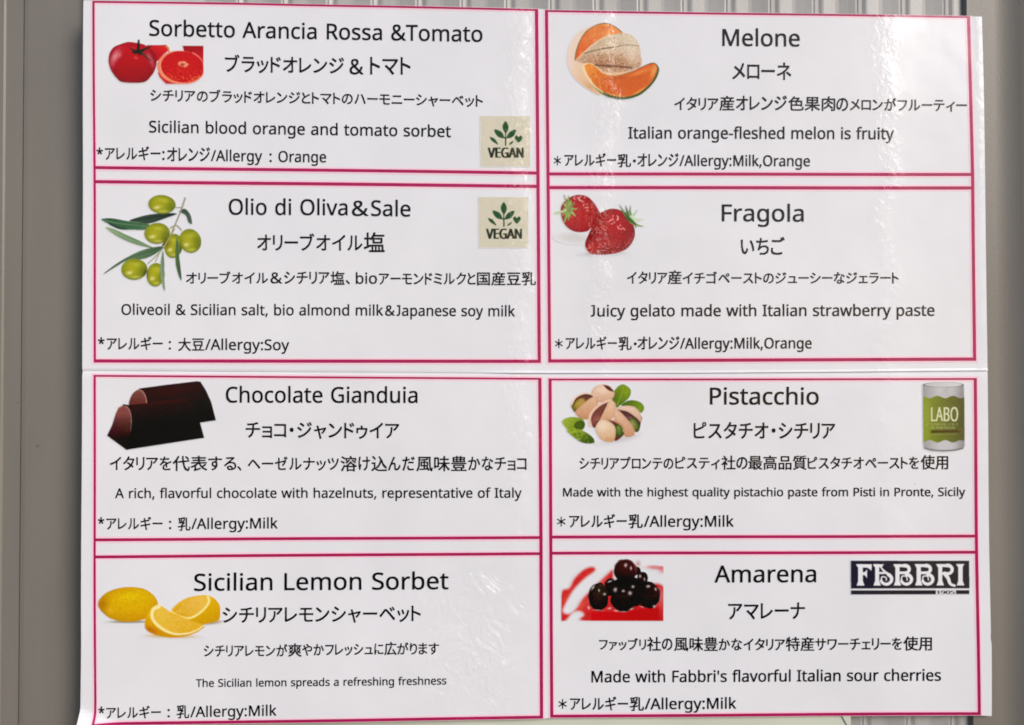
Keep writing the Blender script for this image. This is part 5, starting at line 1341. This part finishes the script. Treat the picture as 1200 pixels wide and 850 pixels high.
c = card(lower, 'a', 'b', 7, 8, 6, "printed card with a lemon picture")
lettering("title_lettering", c, [E("Sicilian Lemon Sorbet", 227.9, 525.4, 19.6, 692.4, 690.4)])
lettering("translated_title_lettering", c, [J("シチリアレモンシャーベット", 261.3, 493, 712.4, 731, 709.6, 728.8)])
lettering("description_lettering", c, [J("シチリアレモンが", 239.3, 336.8, 755.4, 769.4, 754.8, 769), J("爽", 338.2, 353.6, 754, 769.4), J("やかフレッシュに", 354.6, 449.4, 754.6, 768.6, 753.4, 767.4), J("広", 450.8, 464.6, 752.2, 767.6), J("がります", 465.8, 514.4, 753, 767, 752.6, 766.6)])
lettering("translated_description_lettering", c, [E("The Sicilian lemon spreads a refreshing freshness", 229.9, 523, 9.0, 805.2, 802)])
lettering("allergy_lettering", c, [E("*", 115.3, 122.2, 12.3, 841.4), J("アレルギー", 124.6, 188.2, 829, 842.6, 828.4, 841.8), J("：", 196.4, 198.8, 828.8, 841.6), J("乳", 207.2, 221.6, 826.6, 842), E("/Allergy:Milk", 223.2, 324.2, 12.2, 840.6, 838.4)])
pic_lemon(c)

c = card(lower, 'c', 'd', 5, 6, 5, "printed card with pistachio and tin pictures")
lettering("title_lettering", c, [E("Pistacchio", 832.3, 959, 19.4, 474, 474.2)])
lettering("translated_title_lettering", c, [J("ピスタチオ・シチリア", 813.3, 978.4, 494.8, 514.2)])
lettering("description_lettering", c, [J("シチリアプロンテの", 679.3, 789, 535.6, 550), J("ピスティ", 791.7, 843.4, 535.6, 550), J("社", 845.7, 861.8, 534.2, 550.6), J("の", 863.3, 875.8, 535.8, 549.8), J("最高品質", 877.3, 945, 534, 550.6), J("ピスタチオペーストを", 946.7, 1076.8, 535.6, 549.8, 535.2, 549.4), J("使用", 1079.3, 1111, 533.6, 550.2)])
lettering("translated_description_lettering", c, [E("Made with the highest quality pistachio paste from Pisti in Pronte, Sicily", 660, 1131.2, 9.8, 581.8, 581.5)])
lettering("allergy_lettering", c, [J("＊", 653, 662.4, 605.2, 617.6), J("アレルギー", 667.3, 734.2, 604.6, 618.4), J("乳", 736.8, 753, 602.8, 619), E("/Allergy:Milk", 754.8, 859.6, 12.7, 617.4, 617.2)])
pic_pistachio(c)
pic_tin(c)

c = card(lower, 'c', 'd', 7, 8, 6, "printed card with a cherry picture and dark maker's logo")
lettering("title_lettering", c, [E("Amarena", 837.4, 955.8, 19.4, 682.4, 682)])
lettering("translated_title_lettering", c, [J("アマレーナ", 853.5, 942.8, 706.6, 725.8, 706, 725.2)])
lettering("description_lettering", c, [J("ファッブリ", 702.4, 757, 748.2, 762.2), J("社", 758.6, 774.4, 746.8, 763), J("の", 776, 787.8, 748.4, 762), J("風味豊", 790.3, 840.8, 746.6, 763), J("かなイタリア", 842.4, 919.6, 748, 762), J("特産", 921, 953.8, 746.4, 762.8), J("サワーチェリーを", 955.4, 1056.8, 747.8, 761.8, 747.4, 761.4), J("使用", 1059, 1091.8, 746, 762.4)])
lettering("translated_description_lettering", c, [E("Made with Fabbri's flavorful Italian sour cherries", 693.4, 1102.4, 13.2, 799.8, 797.8)])
lettering("allergy_lettering", c, [J("＊", 654.6, 664.2, 819, 831.6), J("アレルギー", 668.3, 735.8, 818.6, 832.4), J("乳", 738.2, 754.4, 816.8, 833), E("/Allergy:Milk", 755.8, 862.6, 12.7, 831.2, 830.4)])
pic_cherry(c)
pic_logo(c)
